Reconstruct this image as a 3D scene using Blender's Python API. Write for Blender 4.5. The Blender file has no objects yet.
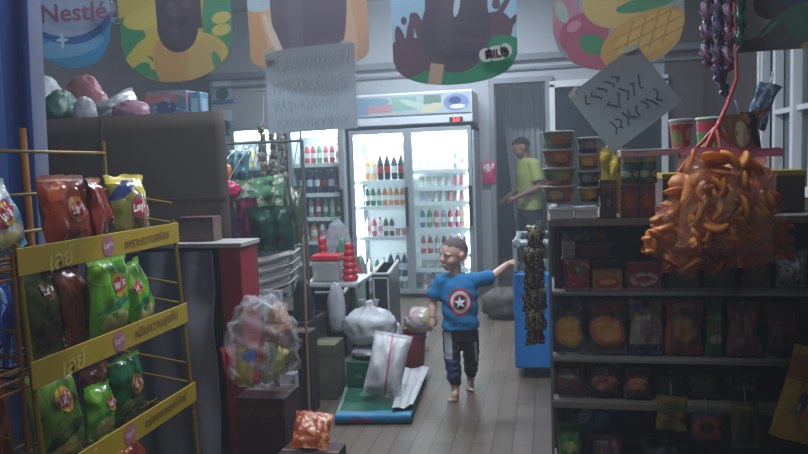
import bpy, math, random
from mathutils import Vector, Matrix, Euler, noise
from mathutils.bvhtree import BVHTree
SC = bpy.context.scene; COL = SC.collection
PI = math.pi; V = Vector
def rad(d): return math.radians(d)
random.seed(11)
# ------------------------------------------------------------------ camera model (room axes: +Y runs up the aisle)
F = 700.0; CAMH = 1.4; YAW = rad(11.8); PIT = math.atan(60/700); ROL = .035
fw = V((-math.sin(YAW)*math.cos(PIT), math.cos(YAW)*math.cos(PIT), -math.sin(PIT)))
r0 = V((math.cos(YAW), math.sin(YAW), 0)); u0 = r0.cross(fw)
RR = r0*math.cos(ROL) - u0*math.sin(ROL); UU = u0*math.cos(ROL) + r0*math.sin(ROL)
EYE = V((0, 0, CAMH))
def _on(ax, px, py, val):
    d = fw*F + RR*(px-404) + UU*(227-py)
    return EYE + d*((val-EYE[ax])/d[ax])
def onx(px, py, x): return _on(0, px, py, x)
def ony(px, py, y): return _on(1, px, py, y)
def onz(px, py, z): return _on(2, px, py, z)
cam = bpy.data.cameras.new('camera'); camo = bpy.data.objects.new('camera', cam); COL.objects.link(camo)
cam.sensor_width = 36; cam.lens = F/808*36; cam.clip_start = .05
M4 = Matrix((RR, UU, -fw)).transposed().to_4x4(); M4.translation = EYE; camo.matrix_world = M4
SC.camera = camo
# ------------------------------------------------------------------ materials
MATS = {}
def rgb(c):
    if isinstance(c, str):
        c = c.lstrip('#'); c = [int(c[i:i+2], 16)/255 for i in (0, 2, 4)]
        return tuple(x/12.92 if x <= .04045 else ((x+.055)/1.055)**2.4 for x in c) + (1,)
    return tuple(c) + (1,)
def _new(name):
    m = bpy.data.materials.new(name); m.use_nodes = True; nt = m.node_tree
    return m, nt, nt.nodes['Principled BSDF'], nt.nodes['Material Output']
def mixc(nt, fac, a, b):
    n = nt.nodes.new('ShaderNodeMix'); n.data_type = 'RGBA'
    for s, v in ((0, fac), (6, a), (7, b)):
        if hasattr(v, 'links') or hasattr(v, 'is_linked'): nt.links.new(v, n.inputs[s])
        else: n.inputs[s].default_value = v
    return n.outputs[2]
def math_(nt, op, a, b=None):
    n = nt.nodes.new('ShaderNodeMath'); n.operation = op
    for s, v in ((0, a), (1, b)):
        if v is None: continue
        if hasattr(v, 'is_linked'): nt.links.new(v, n.inputs[s])
        else: n.inputs[s].default_value = v
    return n.outputs[0]
def mat(name, color, rough=.55, metal=0, var=.12, scale=14, bump=0, alpha=1, emit=0, coat=0, spec=.5, trans=0, ecol=None):
    """plain surface with procedural colour variation and bump"""
    if name in MATS: return MATS[name]
    m, nt, b, out = _new(name); c = rgb(color)
    tc = nt.nodes.new('ShaderNodeTexCoord'); nz = nt.nodes.new('ShaderNodeTexNoise'); nz.inputs['Scale'].default_value = scale; nz.inputs['Detail'].default_value = 3
    nt.links.new(tc.outputs['Object'], nz.inputs['Vector'])
    dk = tuple(max(0, x*(1-var*1.6)) for x in c[:3]) + (1,); lt = tuple(min(1, x*(1+var)) for x in c[:3]) + (1,)
    nt.links.new(mixc(nt, nz.outputs['Fac'], dk, lt), b.inputs['Base Color'])
    b.inputs['Roughness'].default_value = rough; b.inputs['Metallic'].default_value = metal; b.inputs['Alpha'].default_value = alpha
    b.inputs['Coat Weight'].default_value = coat; b.inputs['Specular IOR Level'].default_value = spec
    if emit: b.inputs['Emission Color'].default_value = rgb(ecol or color); b.inputs['Emission Strength'].default_value = emit
    if bump:
        bp = nt.nodes.new('ShaderNodeBump'); bp.inputs['Strength'].default_value = bump; bp.inputs['Distance'].default_value = .01
        n2 = nt.nodes.new('ShaderNodeTexNoise'); n2.inputs['Scale'].default_value = scale*2.5; n2.inputs['Detail'].default_value = 4
        nt.links.new(tc.outputs['Object'], n2.inputs['Vector']); nt.links.new(n2.outputs['Fac'], bp.inputs['Height']); nt.links.new(bp.outputs['Normal'], b.inputs['Normal'])
    if trans:
        add = nt.nodes.new('ShaderNodeMixShader'); add.inputs[0].default_value = trans
        tr = nt.nodes.new('ShaderNodeBsdfTranslucent'); tr.inputs['Color'].default_value = c
        nt.links.new(b.outputs[0], add.inputs[1]); nt.links.new(tr.outputs[0], add.inputs[2]); nt.links.new(add.outputs[0], out.inputs[0])
    MATS[name] = m; return m
def film(name, color='#ffffff', alpha=.25, rough=.18):
    return mat(name, color, rough=rough, alpha=alpha, var=.05, scale=9, bump=.25, spec=.9)
def glass(name, tint='#e8f4f4', refl=.07):
    if name in MATS: return MATS[name]
    m, nt, b, out = _new(name)
    t = nt.nodes.new('ShaderNodeBsdfTransparent'); t.inputs[0].default_value = rgb(tint)
    g = nt.nodes.new('ShaderNodeBsdfGlossy'); g.inputs['Roughness'].default_value = .03
    mx = nt.nodes.new('ShaderNodeMixShader'); mx.inputs[0].default_value = refl
    nt.links.new(t.outputs[0], mx.inputs[1]); nt.links.new(g.outputs[0], mx.inputs[2]); nt.links.new(mx.outputs[0], out.inputs[0])
    MATS[name] = m; return m
_pn = [0]
def printed(base, layers, rough=.4, metal=0, trans=0, bump=0, coat=0, var=.1, name=None):
    """printed surface in UV space; layers: ('e'|'r', cx, cy, rx, ry, deg, colour) or ('n', scale, threshold, colour)"""
    _pn[0] += 1
    m, nt, b, out = _new(name or f'print_{_pn[0]}')
    tc = nt.nodes.new('ShaderNodeTexCoord'); uv = tc.outputs['UV']
    nz = nt.nodes.new('ShaderNodeTexNoise'); nz.inputs['Scale'].default_value = 7; nt.links.new(uv, nz.inputs['Vector'])
    c = rgb(base); col = mixc(nt, nz.outputs['Fac'], tuple(x*(1-var) for x in c[:3])+(1,), tuple(min(1, x*(1+var)) for x in c[:3])+(1,))
    for L in layers:
        if L[0] == 'n':
            n2 = nt.nodes.new('ShaderNodeTexNoise'); n2.inputs['Scale'].default_value = L[1]; n2.inputs['Detail'].default_value = 2
            nt.links.new(uv, n2.inputs['Vector']); fac = math_(nt, 'GREATER_THAN', n2.outputs['Fac'], L[2]); cc = L[3]
        else:
            k, cx, cy, rx, ry, dg, cc = L
            mp = nt.nodes.new('ShaderNodeMapping'); mp.vector_type = 'TEXTURE'
            mp.inputs['Location'].default_value = (cx, cy, 0); mp.inputs['Rotation'].default_value = (0, 0, rad(dg)); mp.inputs['Scale'].default_value = (rx, ry, 1)
            nt.links.new(uv, mp.inputs['Vector'])
            sp = nt.nodes.new('ShaderNodeSeparateXYZ'); nt.links.new(mp.outputs[0], sp.inputs[0])
            if k == 'e':
                d = math_(nt, 'ADD', math_(nt, 'POWER', math_(nt, 'ABSOLUTE', sp.outputs[0]), 2.0), math_(nt, 'POWER', math_(nt, 'ABSOLUTE', sp.outputs[1]), 2.0))
            else:
                d = math_(nt, 'MAXIMUM', math_(nt, 'ABSOLUTE', sp.outputs[0]), math_(nt, 'ABSOLUTE', sp.outputs[1]))
            fac = math_(nt, 'LESS_THAN', d, 1.0)
        col = mixc(nt, fac, col, rgb(cc))
    nt.links.new(col, b.inputs['Base Color']); b.inputs['Roughness'].default_value = rough; b.inputs['Metallic'].default_value = metal; b.inputs['Coat Weight'].default_value = coat
    if bump:
        bp = nt.nodes.new('ShaderNodeBump'); bp.inputs['Strength'].default_value = bump; bp.inputs['Distance'].default_value = .01
        n3 = nt.nodes.new('ShaderNodeTexNoise'); n3.inputs['Scale'].default_value = 9; n3.inputs['Detail'].default_value = 4
        nt.links.new(uv, n3.inputs['Vector']); nt.links.new(n3.outputs['Fac'], bp.inputs['Height']); nt.links.new(bp.outputs['Normal'], b.inputs['Normal'])
    if trans:
        mx = nt.nodes.new('ShaderNodeMixShader'); mx.inputs[0].default_value = trans
        tr = nt.nodes.new('ShaderNodeBsdfTranslucent'); nt.links.new(col, tr.inputs['Color'])
        nt.links.new(b.outputs[0], mx.inputs[1]); nt.links.new(tr.outputs[0], mx.inputs[2]); nt.links.new(mx.outputs[0], out.inputs[0])
    return m
# ------------------------------------------------------------------ objects
def tag(o, label=None, cat=None, group=None, kind=None):
    if label: o['label'] = label
    if cat: o['category'] = cat
    if group: o['group'] = group
    if kind: o['kind'] = kind
    return o
def thing(name, label, cat, loc=(0, 0, 0), rot=0, group=None):
    o = bpy.data.objects.new(name, None); COL.objects.link(o); o.empty_display_size = .05
    o.location = loc; o.rotation_euler = rot if hasattr(rot, '__len__') else (0, 0, rot)
    return tag(o, label, cat, group)
def dup(root, loc, rot=None, label=None, group=None):
    r = root.copy(); COL.objects.link(r); r.location = loc
    if rot is not None: r.rotation_euler = rot if hasattr(rot, '__len__') else (0, 0, rot)
    tag(r, label, None, group)
    for ch in list(root.children):
        c = ch.copy(); COL.objects.link(c); c.parent = r
        for g in list(ch.children):
            d = g.copy(); COL.objects.link(d); d.parent = c
    return r
class MB:
    def __init__(s): s.v = []; s.f = []; s.m = []; s.u = []
    def add(s, vs, fs, mi=0, uv=None):
        b = len(s.v); s.v += [V(p) for p in vs]
        s.u += (uv if uv else [(0, 0)]*len(vs))
        s.f += [[b+i for i in f] for f in fs]; s.m += (mi if isinstance(mi, list) else [mi]*len(fs)); return s
    def box(s, c, d, rot=None, mi=0, taper=1):
        x, y, z = (k/2 for k in d); c = V(c)
        Rm = Matrix.Identity(3) if rot is None else (Euler(rot).to_matrix() if hasattr(rot, '__len__') else Matrix.Rotation(rot, 3, 'Z'))
        q = [(a, b_, e) for e in (-1, 1) for b_ in (-1, 1) for a in (-1, 1)]
        P = [c + Rm @ V((a*x*(taper if e > 0 else 1), b_*y*(taper if e > 0 else 1), e*z)) for a, b_, e in q]
        for f, uv in (((0, 1, 5, 4), 1), ((3, 2, 6, 7), 1), ((2, 0, 4, 6), 1), ((1, 3, 7, 5), 1), ((4, 5, 7, 6), 1), ((2, 3, 1, 0), 1)):
            s.add([P[i] for i in f], [[0, 1, 2, 3]], mi, [(0, 0), (1, 0), (1, 1), (0, 1)])
        s.weld = True; return s
    def prism(s, poly, fr, depth, mi=0):
        """poly in local XY, extruded along local +Z of frame fr"""
        n = len(poly); xs = [p[0] for p in poly]; ys = [p[1] for p in poly]
        w = max(xs)-min(xs) or 1; h = max(ys)-min(ys) or 1
        uv = [((x-min(xs))/w, (y-min(ys))/h) for x, y in poly]
        P = [fr @ V((x, y, 0)) for x, y in poly] + [fr @ V((x, y, depth)) for x, y in poly]
        s.add(P, [list(range(n))[::-1], [n+i for i in range(n)]] + [[i, (i+1) % n, n+(i+1) % n, n+i] for i in range(n)], mi, uv+uv); return s
    def tube(s, pts, r, n=8, mi=0, caps=True, sec=None):
        """swept tube; r a number, list, or list of (rx, ry)"""
        pts = [V(p) for p in pts]; N = len(pts); rs = r if isinstance(r, (list, tuple)) else [r]*N
        ring = []; up = None
        for i, p in enumerate(pts):
            t = (pts[min(i+1, N-1)] - pts[max(i-1, 0)]).normalized()
            if up is None: up = V((0, 1, 0)) if abs(t.y) < .9 else V((1, 0, 0))
            a = up.cross(t).normalized(); b_ = t.cross(a).normalized(); up = b_
            rr = rs[i]; rx, ry = rr if isinstance(rr, (list, tuple)) else (rr, rr)
            ring.append([p + a*math.cos(2*PI*k/n)*rx + b_*math.sin(2*PI*k/n)*ry for k in range(n)])
        vs = [q for q_ in ring for q in q_]; fs = []
        for i in range(N-1):
            for k in range(n): fs.append([i*n+k, i*n+(k+1) % n, (i+1)*n+(k+1) % n, (i+1)*n+k])
        if caps: fs += [list(range(n))[::-1], [(N-1)*n+k for k in range(n)]]
        uv = [(k/n, i/max(1, N-1)) for i in range(N) for k in range(n)]
        s.add(vs, fs, mi, uv); return s
    def lathe(s, prof, c=(0, 0, 0), n=14, mi=0, fr=None):
        c = V(c); N = len(prof); vs = []; fs = []; ms = []; zs = [p[1] for p in prof]; h = max(zs)-min(zs) or 1
        for r, z in prof:
            for k in range(n):
                p = V((r*math.cos(2*PI*k/n), r*math.sin(2*PI*k/n), z)); vs.append((fr @ p if fr else p) + c)
        for i in range(N-1):
            for k in range(n):
                fs.append([i*n+k, i*n+(k+1) % n, (i+1)*n+(k+1) % n, (i+1)*n+k]); ms.append(mi[i] if isinstance(mi, list) else mi)
        fs += [list(range(n))[::-1], [(N-1)*n+k for k in range(n)]]; ms += [ms[0], ms[-1]]
        uv = [((k*2/n) % 1.0, (prof[i][1]-min(zs))/h) for i in range(N) for k in range(n)]
        s.add(vs, fs, ms, uv); return s
    def ell(s, c, r, mi=0, n=14, m=9, R=None):
        c = V(c); vs = []; fs = []
        for i in range(1, m):
            th = PI*i/m
            for k in range(n): vs.append(V((math.sin(th)*math.cos(2*PI*k/n)*r[0], math.sin(th)*math.sin(2*PI*k/n)*r[1], math.cos(th)*r[2])))
        vs += [V((0, 0, r[2])), V((0, 0, -r[2]))]
        for i in range(m-2):
            for k in range(n): fs.append([i*n+k, (i+1)*n+k, (i+1)*n+(k+1) % n, i*n+(k+1) % n])
        t = len(vs)-2
        for k in range(n): fs.append([t, k, (k+1) % n]); fs.append([t+1, (m-2)*n+(k+1) % n, (m-2)*n+k])
        s.add([c + (R @ v if R else v) for v in vs], fs, mi, [(.5+v.x/(2*r[0]), .5+v.z/(2*r[2])) for v in vs]); return s
    def sheet(s, fn, nu, nv, mi=0):
        vs = []; uv = []
        for j in range(nv+1):
            for i in range(nu+1): vs.append(fn(i/nu, j/nv)); uv.append((i/nu, j/nv))
        fs = [[j*(nu+1)+i, j*(nu+1)+i+1, (j+1)*(nu+1)+i+1, (j+1)*(nu+1)+i] for j in range(nv) for i in range(nu)]
        s.add(vs, fs, mi, uv); return s
    def build(s, name, mats, parent=None, smooth=True, bevel=0, solid=0, merge=True):
        me = bpy.data.meshes.new(name); me.from_pydata([tuple(p) for p in s.v], [], s.f)
        ul = me.uv_layers.new(name='UVMap')
        li = 0
        for p in me.polygons:
            for l in p.loop_indices: ul.data[l].uv = s.u[me.loops[l].vertex_index]
        for m in (mats if isinstance(mats, (list, tuple)) else [mats]): me.materials.append(m)
        me.polygons.foreach_set('material_index', s.m)
        if merge:
            import bmesh
            bm = bmesh.new(); bm.from_mesh(me); bmesh.ops.remove_doubles(bm, verts=bm.verts, dist=1e-5); bm.to_mesh(me); bm.free()
        me.polygons.foreach_set('use_smooth', [bool(smooth)]*len(me.polygons))
        o = bpy.data.objects.new(name, me); COL.objects.link(o)
        if parent: o.parent = parent
        if bevel:
            b = o.modifiers.new('b', 'BEVEL'); b.width = bevel; b.segments = 2; b.limit_method = 'ANGLE'; b.angle_limit = rad(40)
        if solid:
            b = o.modifiers.new('s', 'SOLIDIFY'); b.thickness = solid; b.offset = 0
            if solid < .008: es = o.modifiers.new('e', 'EDGE_SPLIT'); es.split_angle = rad(50)
        if smooth and smooth != 'all': me.set_sharp_from_angle(angle=rad(42))
        return o
def structure(name, mb, m, **k): return tag(mb.build(name, m, **k), kind='structure')
FR_FRONT = lambda o: Matrix(((1, 0, 0, o[0]), (0, 0, 1, o[1]), (0, 1, 0, o[2]), (0, 0, 0, 1)))   # local XY -> world XZ, +Z -> +Y
# ------------------------------------------------------------------ lettering
_tx = {}
def text2d(t, bold=.012, shear=0):
    """flat triangulated outline of a string: width normalised to 1, centred"""
    k = (t, bold, shear)
    if k in _tx: return _tx[k]
    cu = bpy.data.curves.new('t', 'FONT'); cu.body = t; cu.offset = bold; cu.shear = shear; cu.resolution_u = 3
    ob = bpy.data.objects.new('t', cu); COL.objects.link(ob)
    dg = bpy.context.evaluated_depsgraph_get(); me = bpy.data.meshes.new_from_object(ob.evaluated_get(dg))
    vs = [(v.co.x, v.co.y) for v in me.vertices]; fs = [list(p.vertices) for p in me.polygons]
    bpy.data.objects.remove(ob); bpy.data.curves.remove(cu); bpy.data.meshes.remove(me)
    if vs:
        x0 = min(v[0] for v in vs); x1 = max(v[0] for v in vs); y0 = min(v[1] for v in vs); y1 = max(v[1] for v in vs); w = x1-x0
        vs = [((x-(x0+x1)/2)/w, (y-(y0+y1)/2)/w) for x, y in vs]
    _tx[k] = (vs, fs); return _tx[k]
def decal(mb, shape, fn, cx, cy, w, rot=0, mi=0, lift=0):
    """lay a flat 2D shape (vs, fs) on a surface fn(x, y) -> point"""
    vs, fs = shape; c, s = math.cos(rad(rot)), math.sin(rad(rot))
    mb.add([fn(cx+(x*c-y*s)*w, cy+(x*s+y*c)*w, lift) for x, y in vs], fs, mi)
def disc2d(rx=.5, ry=.5, n=24, rings=3, r_in=0):
    vs = []; fs = []
    for j in range(rings+1):
        q = r_in+(1-r_in)*j/rings
        for k in range(n): vs.append((rx*q*math.cos(2*PI*k/n), ry*q*math.sin(2*PI*k/n)))
    for j in range(rings):
        for k in range(n): fs.append([j*n+k, (j+1)*n+k, (j+1)*n+(k+1) % n, j*n+(k+1) % n])
    return vs, fs
def star2d(ri=.2):
    vs = [(0, 0)]; fs = []
    for k in range(10):
        r = .5 if k % 2 == 0 else ri; a = PI/2 + k*PI/5; vs.append((r*math.cos(a), r*math.sin(a)))
    for k in range(10): fs.append([0, 1+k, 1+(k+1) % 10])
    return vs, fs
def nz(p, s=1.0, seed=0): return noise.noise(V(p)*s + V((seed*7.3, seed*3.1, seed*1.7)))
# ------------------------------------------------------------------ shared shapes
def pillow_fn(w, h, t, seed, seal=.07, crump=.35):
    def half(v): return w/2*(1 - .06*math.sin(PI*v))
    def thick(u, v):
        q = min(1, max(0, (v-seal)/(1-2*seal)))
        return t/2*(max(0, 1-abs(u)**2.6))**.55*(math.sin(PI*q)**.55 if 0 < q < 1 else 0)
    def at(u, v, side):
        x = u*half(v); z = v*h
        k = nz((u*2.2, v*3.0, side*.7), 1.3, seed)*t*crump + nz((u*5, v*6, side), 1.5, seed)*t*crump*.4
        edge = (1-abs(u)**4)*min(1, v/.04)*min(1, (1-v)/.04)
        y = side*(thick(u, v) + .0012) + k*edge*.5*min(1, thick(u, v)/(t*.25)+.15) + nz((u*1.5, v*5, 0), 1, seed+3)*.012*(1-edge*.6)
        zz = z + (nz((u*6, 0, v), 1, seed+5)*.008 if (v < .01 or v > .99) else 0)
        return V((x + nz((v*3, u, 0), 1, seed+9)*.012*abs(u), y, zz))
    return at
def pillow(mb, w, h, t, seed, mi=0, nu=14, nv=18, seal=.07, crump=.35, sides=(-1, 1)):
    at = pillow_fn(w, h, t, seed, seal, crump)
    for sd in sides:
        mb.sheet((lambda a, b: at(2*a-1, b, sd)) if sd < 0 else (lambda a, b: at(1-2*a, b, sd)), nu, nv, mi)
    return at
def crumple(mb, c, r, seed, amp=.18, freq=2.2, n=30, m=18, mi=0, flat=True, knot=0):
    """crumpled blob: ellipsoid folded by ridged noise, flat base, optional gathered neck"""
    c = V(c); vs = []; fs = []
    for i in range(m+1):
        th = PI*i/m
        for k in range(n):
            d = V((math.sin(th)*math.cos(2*PI*k/n), math.sin(th)*math.sin(2*PI*k/n), math.cos(th)))
            q = 1 + amp*(1-2*abs(nz(d, freq, seed))) - amp*.6 + amp*.5*nz(d, freq*3, seed+4)
            p = V((d.x*r[0]*q, d.y*r[1]*q, d.z*r[2]*q))
            if knot and d.z > .55:
                g = (d.z-.55)/.45; s_ = 1-.72*min(1, g*1.5) + (.3*max(0, g-.66)/.34 if g > .66 else 0); p.x *= s_; p.y *= s_; p.z += knot*g
            if flat and p.z < -r[2]*.8: p.z = -r[2]*.8 + (p.z+r[2]*.8)*.1
            vs.append(c+p)
    for i in range(m):
        for k in range(n): fs.append([i*n+k, (i+1)*n+k, (i+1)*n+(k+1) % n, i*n+(k+1) % n])
    mb.add(vs, fs, mi, [(k/n, 1-i/m) for i in range(m+1) for k in range(n)]); return mb
# ================================================================== PEOPLE
def fuse(mb, name, m, parent, voxel=.005, smooth=4):
    """merge overlapping shells into one continuous surface"""
    o = mb.build(name, m, None, merge=False)
    r = o.modifiers.new('r', 'REMESH'); r.mode = 'VOXEL'; r.voxel_size = voxel; r.use_smooth_shade = True
    s = o.modifiers.new('s', 'SMOOTH'); s.factor = .5; s.iterations = smooth
    bpy.context.view_layer.update()
    dg = bpy.context.evaluated_depsgraph_get(); me = bpy.data.meshes.new_from_object(o.evaluated_get(dg)); bpy.data.objects.remove(o)
    me.name = name; me.materials.clear(); me.materials.append(m); me.polygons.foreach_set('use_smooth', [True]*len(me.polygons))
    me.polygons.foreach_set('material_index', [0]*len(me.polygons))
    q = bpy.data.objects.new(name, me); COL.objects.link(q); q.parent = parent; return q
def bvh_of(o): return BVHTree.FromPolygons([v.co for v in o.data.vertices], [list(p.vertices) for p in o.data.polygons])
def hand(mb, w, d, pn, s, side, curl=.5):
    """palm + five fingers; w wrist, d direction, pn palm normal, side: thumb side vector sign"""
    d = V(d).normalized(); pn = V(pn); pn = (pn-d*pn.dot(d)).normalized(); sd = d.cross(pn)*side
    w = V(w)
    mb.tube([w-d*s*.12, w+d*s*.08, w+d*s*.28, w+d*s*.48, w+d*s*.54], [s*.15, s*.15, s*.19, s*.2, s*.15], 10)
    for k, (off, L, r) in enumerate(((.155, .40, .058), (.055, .46, .06), (-.05, .43, .057), (-.15, .34, .052))):
        b = w+d*s*.45+sd*s*off; c = curl*(1+.12*k); p1 = b+(d*math.cos(c*.5)+pn*math.sin(c*.5))*s*L*.45; p2 = p1+(d*math.cos(c*1.3)+pn*math.sin(c*1.3))*s*L*.32; p3 = p2+(d*math.cos(c*2)+pn*math.sin(c*2))*s*L*.26
        mb.tube([b-d*s*.08, b, p1, p2, p3], [s*r*1.05, s*r*1.08, s*r, s*r*.92, s*r*.7], 8); mb.ell(p3, (s*r*.7,)*3, n=8, m=6)
    b = w+d*s*.14+sd*s*.16; p1 = b+(d*.55+sd*.6+pn*.25).normalized()*s*.22; p2 = p1+(d*.85+sd*.25+pn*.3).normalized()*s*.2
    mb.tube([w+d*s*.04+sd*s*.05, b, p1, p2], [s*.09, s*.08, s*.068, s*.05], 8); mb.ell(p2, (s*.05,)*3, n=8, m=6)
def head(mb, c, h, R):
    """c = chin-to-crown centre; faces -Y before R"""
    P = lambda x, y, z: c+R @ V((x*h, y*h, (z-.5)*h))
    E = lambda x, y, z, a, b, e: mb.ell(P(x, y, z), (a*h, b*h, e*h), R=R, n=20, m=14)
    E(0, .05, .60, .355, .45, .40); E(0, -.12, .40, .30, .30, .34); E(0, -.22, .17, .17, .17, .15)
    for s in (-1, 1):
        E(s*.15, -.26, .36, .14, .12, .14); E(s*.36, .06, .46, .045, .10, .14); E(s*.385, .04, .50, .03, .085, .08); E(s*.13, -.33, .575, .13, .07, .05)
    mb.tube([P(0, -.37, .56), P(0, -.43, .47), P(0, -.47, .40)], [h*.045, h*.055, h*.07], 10); E(0, -.45, .395, .075, .06, .05)
    E(0, -.385, .24, .12, .05, .03); E(0, -.375, .20, .10, .05, .03)
    return P
def face_parts(t, P, R, h, hairm, browm, hairline, thick=.02):
    for s in (-1, 1):
        e = MB().ell(P(s*.145, -.382, .50), (.05*h, .024*h, .017*h), R=R, n=12, m=8).build('eye', mat('eye_white', '#b0a294', .5), t)
        MB().ell(P(s*.145, -.402, .50), (.026*h, .012*h, .016*h), R=R, n=10, m=8).build('iris', mat('iris_dark', '#1c1512', .2), e)
        MB().tube([P(s*.06, -.405, .585), P(s*.14, -.41, .605), P(s*.23, -.365, .585)], [.012*h, .016*h, .009*h], 8).build('eyebrow', browm, t)
    MB().tube([P(-.10, -.405, .222), P(-.04, -.437, .226), P(0, -.435, .222), P(.04, -.437, .226), P(.10, -.405, .222)], [.008*h, .018*h, .017*h, .018*h, .008*h], 8).build('lips', mat('lip_skin', '#96584e', .45), t)
    mb = MB(); n, m = 40, 24; vs = []; idx = {}; fs = []
    for i in range(m+1):
        for k in range(n):
            th = PI*i/m; ph = 2*PI*k/n; d = V((math.sin(th)*math.cos(ph), math.sin(th)*math.sin(ph), math.cos(th)))
            vs.append((d, P(d.x*(.355+thick), .05+d.y*(.45+thick), .60+d.z*(.40+thick))))
    for i in range(m):
        for k in range(n):
            q = [i*n+k, (i+1)*n+k, (i+1)*n+(k+1) % n, i*n+(k+1) % n]; d = sum((vs[j][0] for j in q), V((0, 0, 0)))/4
            if d.z > hairline(d): fs.append(q)
    mb.add([v for _, v in vs], fs); return mb.build('hair', hairm, t, smooth='all', solid=thick*h*.8)
# ------------------------------------------------------------------ the boy
bx, by = -.547, 4.2
boy = thing('person', 'small barefoot boy in a blue T-shirt walking, one arm stretched out to the blue freezer', 'person', (bx, by, 0), .03)
skin = mat('boy_skin', '#cfa692', .5, var=.05, scale=6)
mb = MB()
# torso, neck
mb.tube([(0, .0, .34), (0, .0, .42), (0, .0, .50), (.0, .0, .62), (.005, .0, .69), (-.01, .0, .725)], [(.075, .06), (.09, .068), (.085, .064), (.098, .07), (.09, .062), (.04, .04)], 16)
mb.tube([(-.012, .005, .70), (-.02, 0, .75), (-.022, -.005, .80)], [.038, .034, .036], 12)
RH = Euler((.10, .06, rad(-48))).to_matrix()
HC = V((-.028, -.005, .862)); P = head(mb, HC, .2, RH)
# arm hanging (towards the bins)
SR_, ER, WR = V((-.105, 0, .695)), V((-.165, .012, .575)), V((-.168, -.03, .478))
mb.tube([SR_+V((.03, 0, 0)), SR_, (SR_+ER)/2, ER, (ER+WR)/2, WR], [.034, .034, .029, .026, .025, .019], 10)
hand(mb, WR, (.0, -.12, -1), (.55, -.1, 0), .10, -1, .45)
# arm stretched out to the freezer
SL_, EL, WL = V((.105, 0, .695)), V((.205, .10, .712)), V((.292, .195, .772))
mb.tube([SL_-V((.03, 0, 0)), SL_, (SL_+EL)/2, EL, (EL+WL)/2, WL], [.034, .034, .028, .026, .024, .018], 10)
hand(mb, WL, (.8, .62, .12), (.1, .1, -1), .10, -1, .5)
# legs and bare feet
def leg(h, k, a, toe, s):
    h, k, a, toe = V(h), V(k), V(a), V(toe)
    mb.tube([h, (h+k)/2, k, (k*.45+a*.55)+V((0, .008, 0)), a], [.056, .047, .037, .034, .024], 12)
    d = (toe-a); d.z = 0; d.normalize(); sd = V((-d.y, d.x, 0)); z0 = toe.z
    heel = V((a.x, a.y, z0))-d*.028
    mb.tube([a+V((0, 0, .01)), V((a.x, a.y, z0+.02))], [.024, .026], 10)
    mb.tube([heel, heel+d*.03, heel+d*.075, heel+d*.115, heel+d*.135], [(.018, .016), (.025, .022), (.028, .02), (.033, .014), (.030, .010)], 12)
    for q in range(5): mb.tube([heel+d*.125+sd*s*(.024-.012*q), heel+d*(.152-.004*q*(q > 0)-.002*q)+sd*s*(.027-.0135*q)+V((0, 0, -.002))], [.0085 if q == 0 else .0068, .0075 if q == 0 else .0055], 8)
leg((-.05, 0, .37), (-.045, -.055, .205), (-.030, -.085, .045), (-.035, -.2, .017), -1)
leg((.05, 0, .37), (.058, .02, .205), (.045, .115, .055), (.040, 0, .017), 1)
body = fuse(mb, 'body', skin, boy, .0045, 3)
face_parts(boy, P, RH, .2, mat('buzz_hair', '#62574f', .9, var=.3, scale=120), mat('boy_brow', '#3a302c', .8), lambda d: .25 - .42*d.y if d.y < 0 else .25-.75*d.y, .004)
# T-shirt
sh = mat('shirt_blue', '#0f74aa', .75, var=.08, scale=12, bump=.08)
mb = MB()
mb.tube([(.0, 0, .400), (0, 0, .405), (.0, 0, .48), (0, -.004, .60), (.0, 0, .675), (-.005, 0, .715), (-.012, 0, .738)], [(.100, .078), (.117, .092), (.108, .088), (.112, .088), (.113, .076), (.085, .058), (.046, .044)], 24)
mb.tube([SR_+V((.05, 0, .012)), SR_+V((-.002, 0, .006)), SR_*.55+ER*.45, SR_*.15+ER*.85+V((-.006, 0, 0))], [.046, .047, .049, .052], 16)
mb.tube([SL_-V((.05, 0, -.012)), SL_+V((.0, 0, .006)), SL_*.6+EL*.4, SL_*.18+EL*.82+V((0, 0, -.006))], [.046, .047, .047, .050], 16)
shirt = fuse(mb, 'shirt', sh, boy, .006, 5)
for v in shirt.data.vertices:
    p = v.co; a = min(1, max(0, (.72-p.z)/.15)); k = (.006*nz((p.x*14, p.y*6, p.z*9), 1, 5)+.004*math.sin(p.z*70+p.x*30+3*nz(p*9, 1, 2)))*a; v.co = p+v.normal*k
bv = bvh_of(shirt)
def onshirt(x, z, l):
    hit = bv.ray_cast(V((x, -1, z)), V((0, 1, 0)))[0]
    return (hit if hit else V((x, -.08, z)))-V((0, .0018+l, 0))
EC = (.012, .582)
ring = MB()
for (r1, r0_, mi) in ((1, .80, 0), (.80, .56, 1), (.56, .42, 0), (.42, 0, 2)):
    decal(ring, disc2d(.074*r1, .084*r1, 40, 4, r0_/r1 if r0_ else .02), onshirt, EC[0], EC[1], 1, 0, mi)
ring.build('round_emblem', [mat('emblem_red', '#a02a3c', .6), mat('emblem_white', '#d8cdd0', .6), mat('emblem_navy', '#1d2f50', .6)], shirt, smooth='all')
mb = MB(); decal(mb, star2d(.2), onshirt, EC[0], EC[1], .075, 6, 0, .0045); mb.build('star', mat('emblem_star', '#dfe6e6', .6), shirt, smooth=False)
mb = MB(); decal(mb, text2d('CAPTAIN', .02), onshirt, .005, .447, .14, 3); mb.build('shirt_lettering', mat('shirt_ink', '#14304f', .6), shirt, smooth=False)
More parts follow.
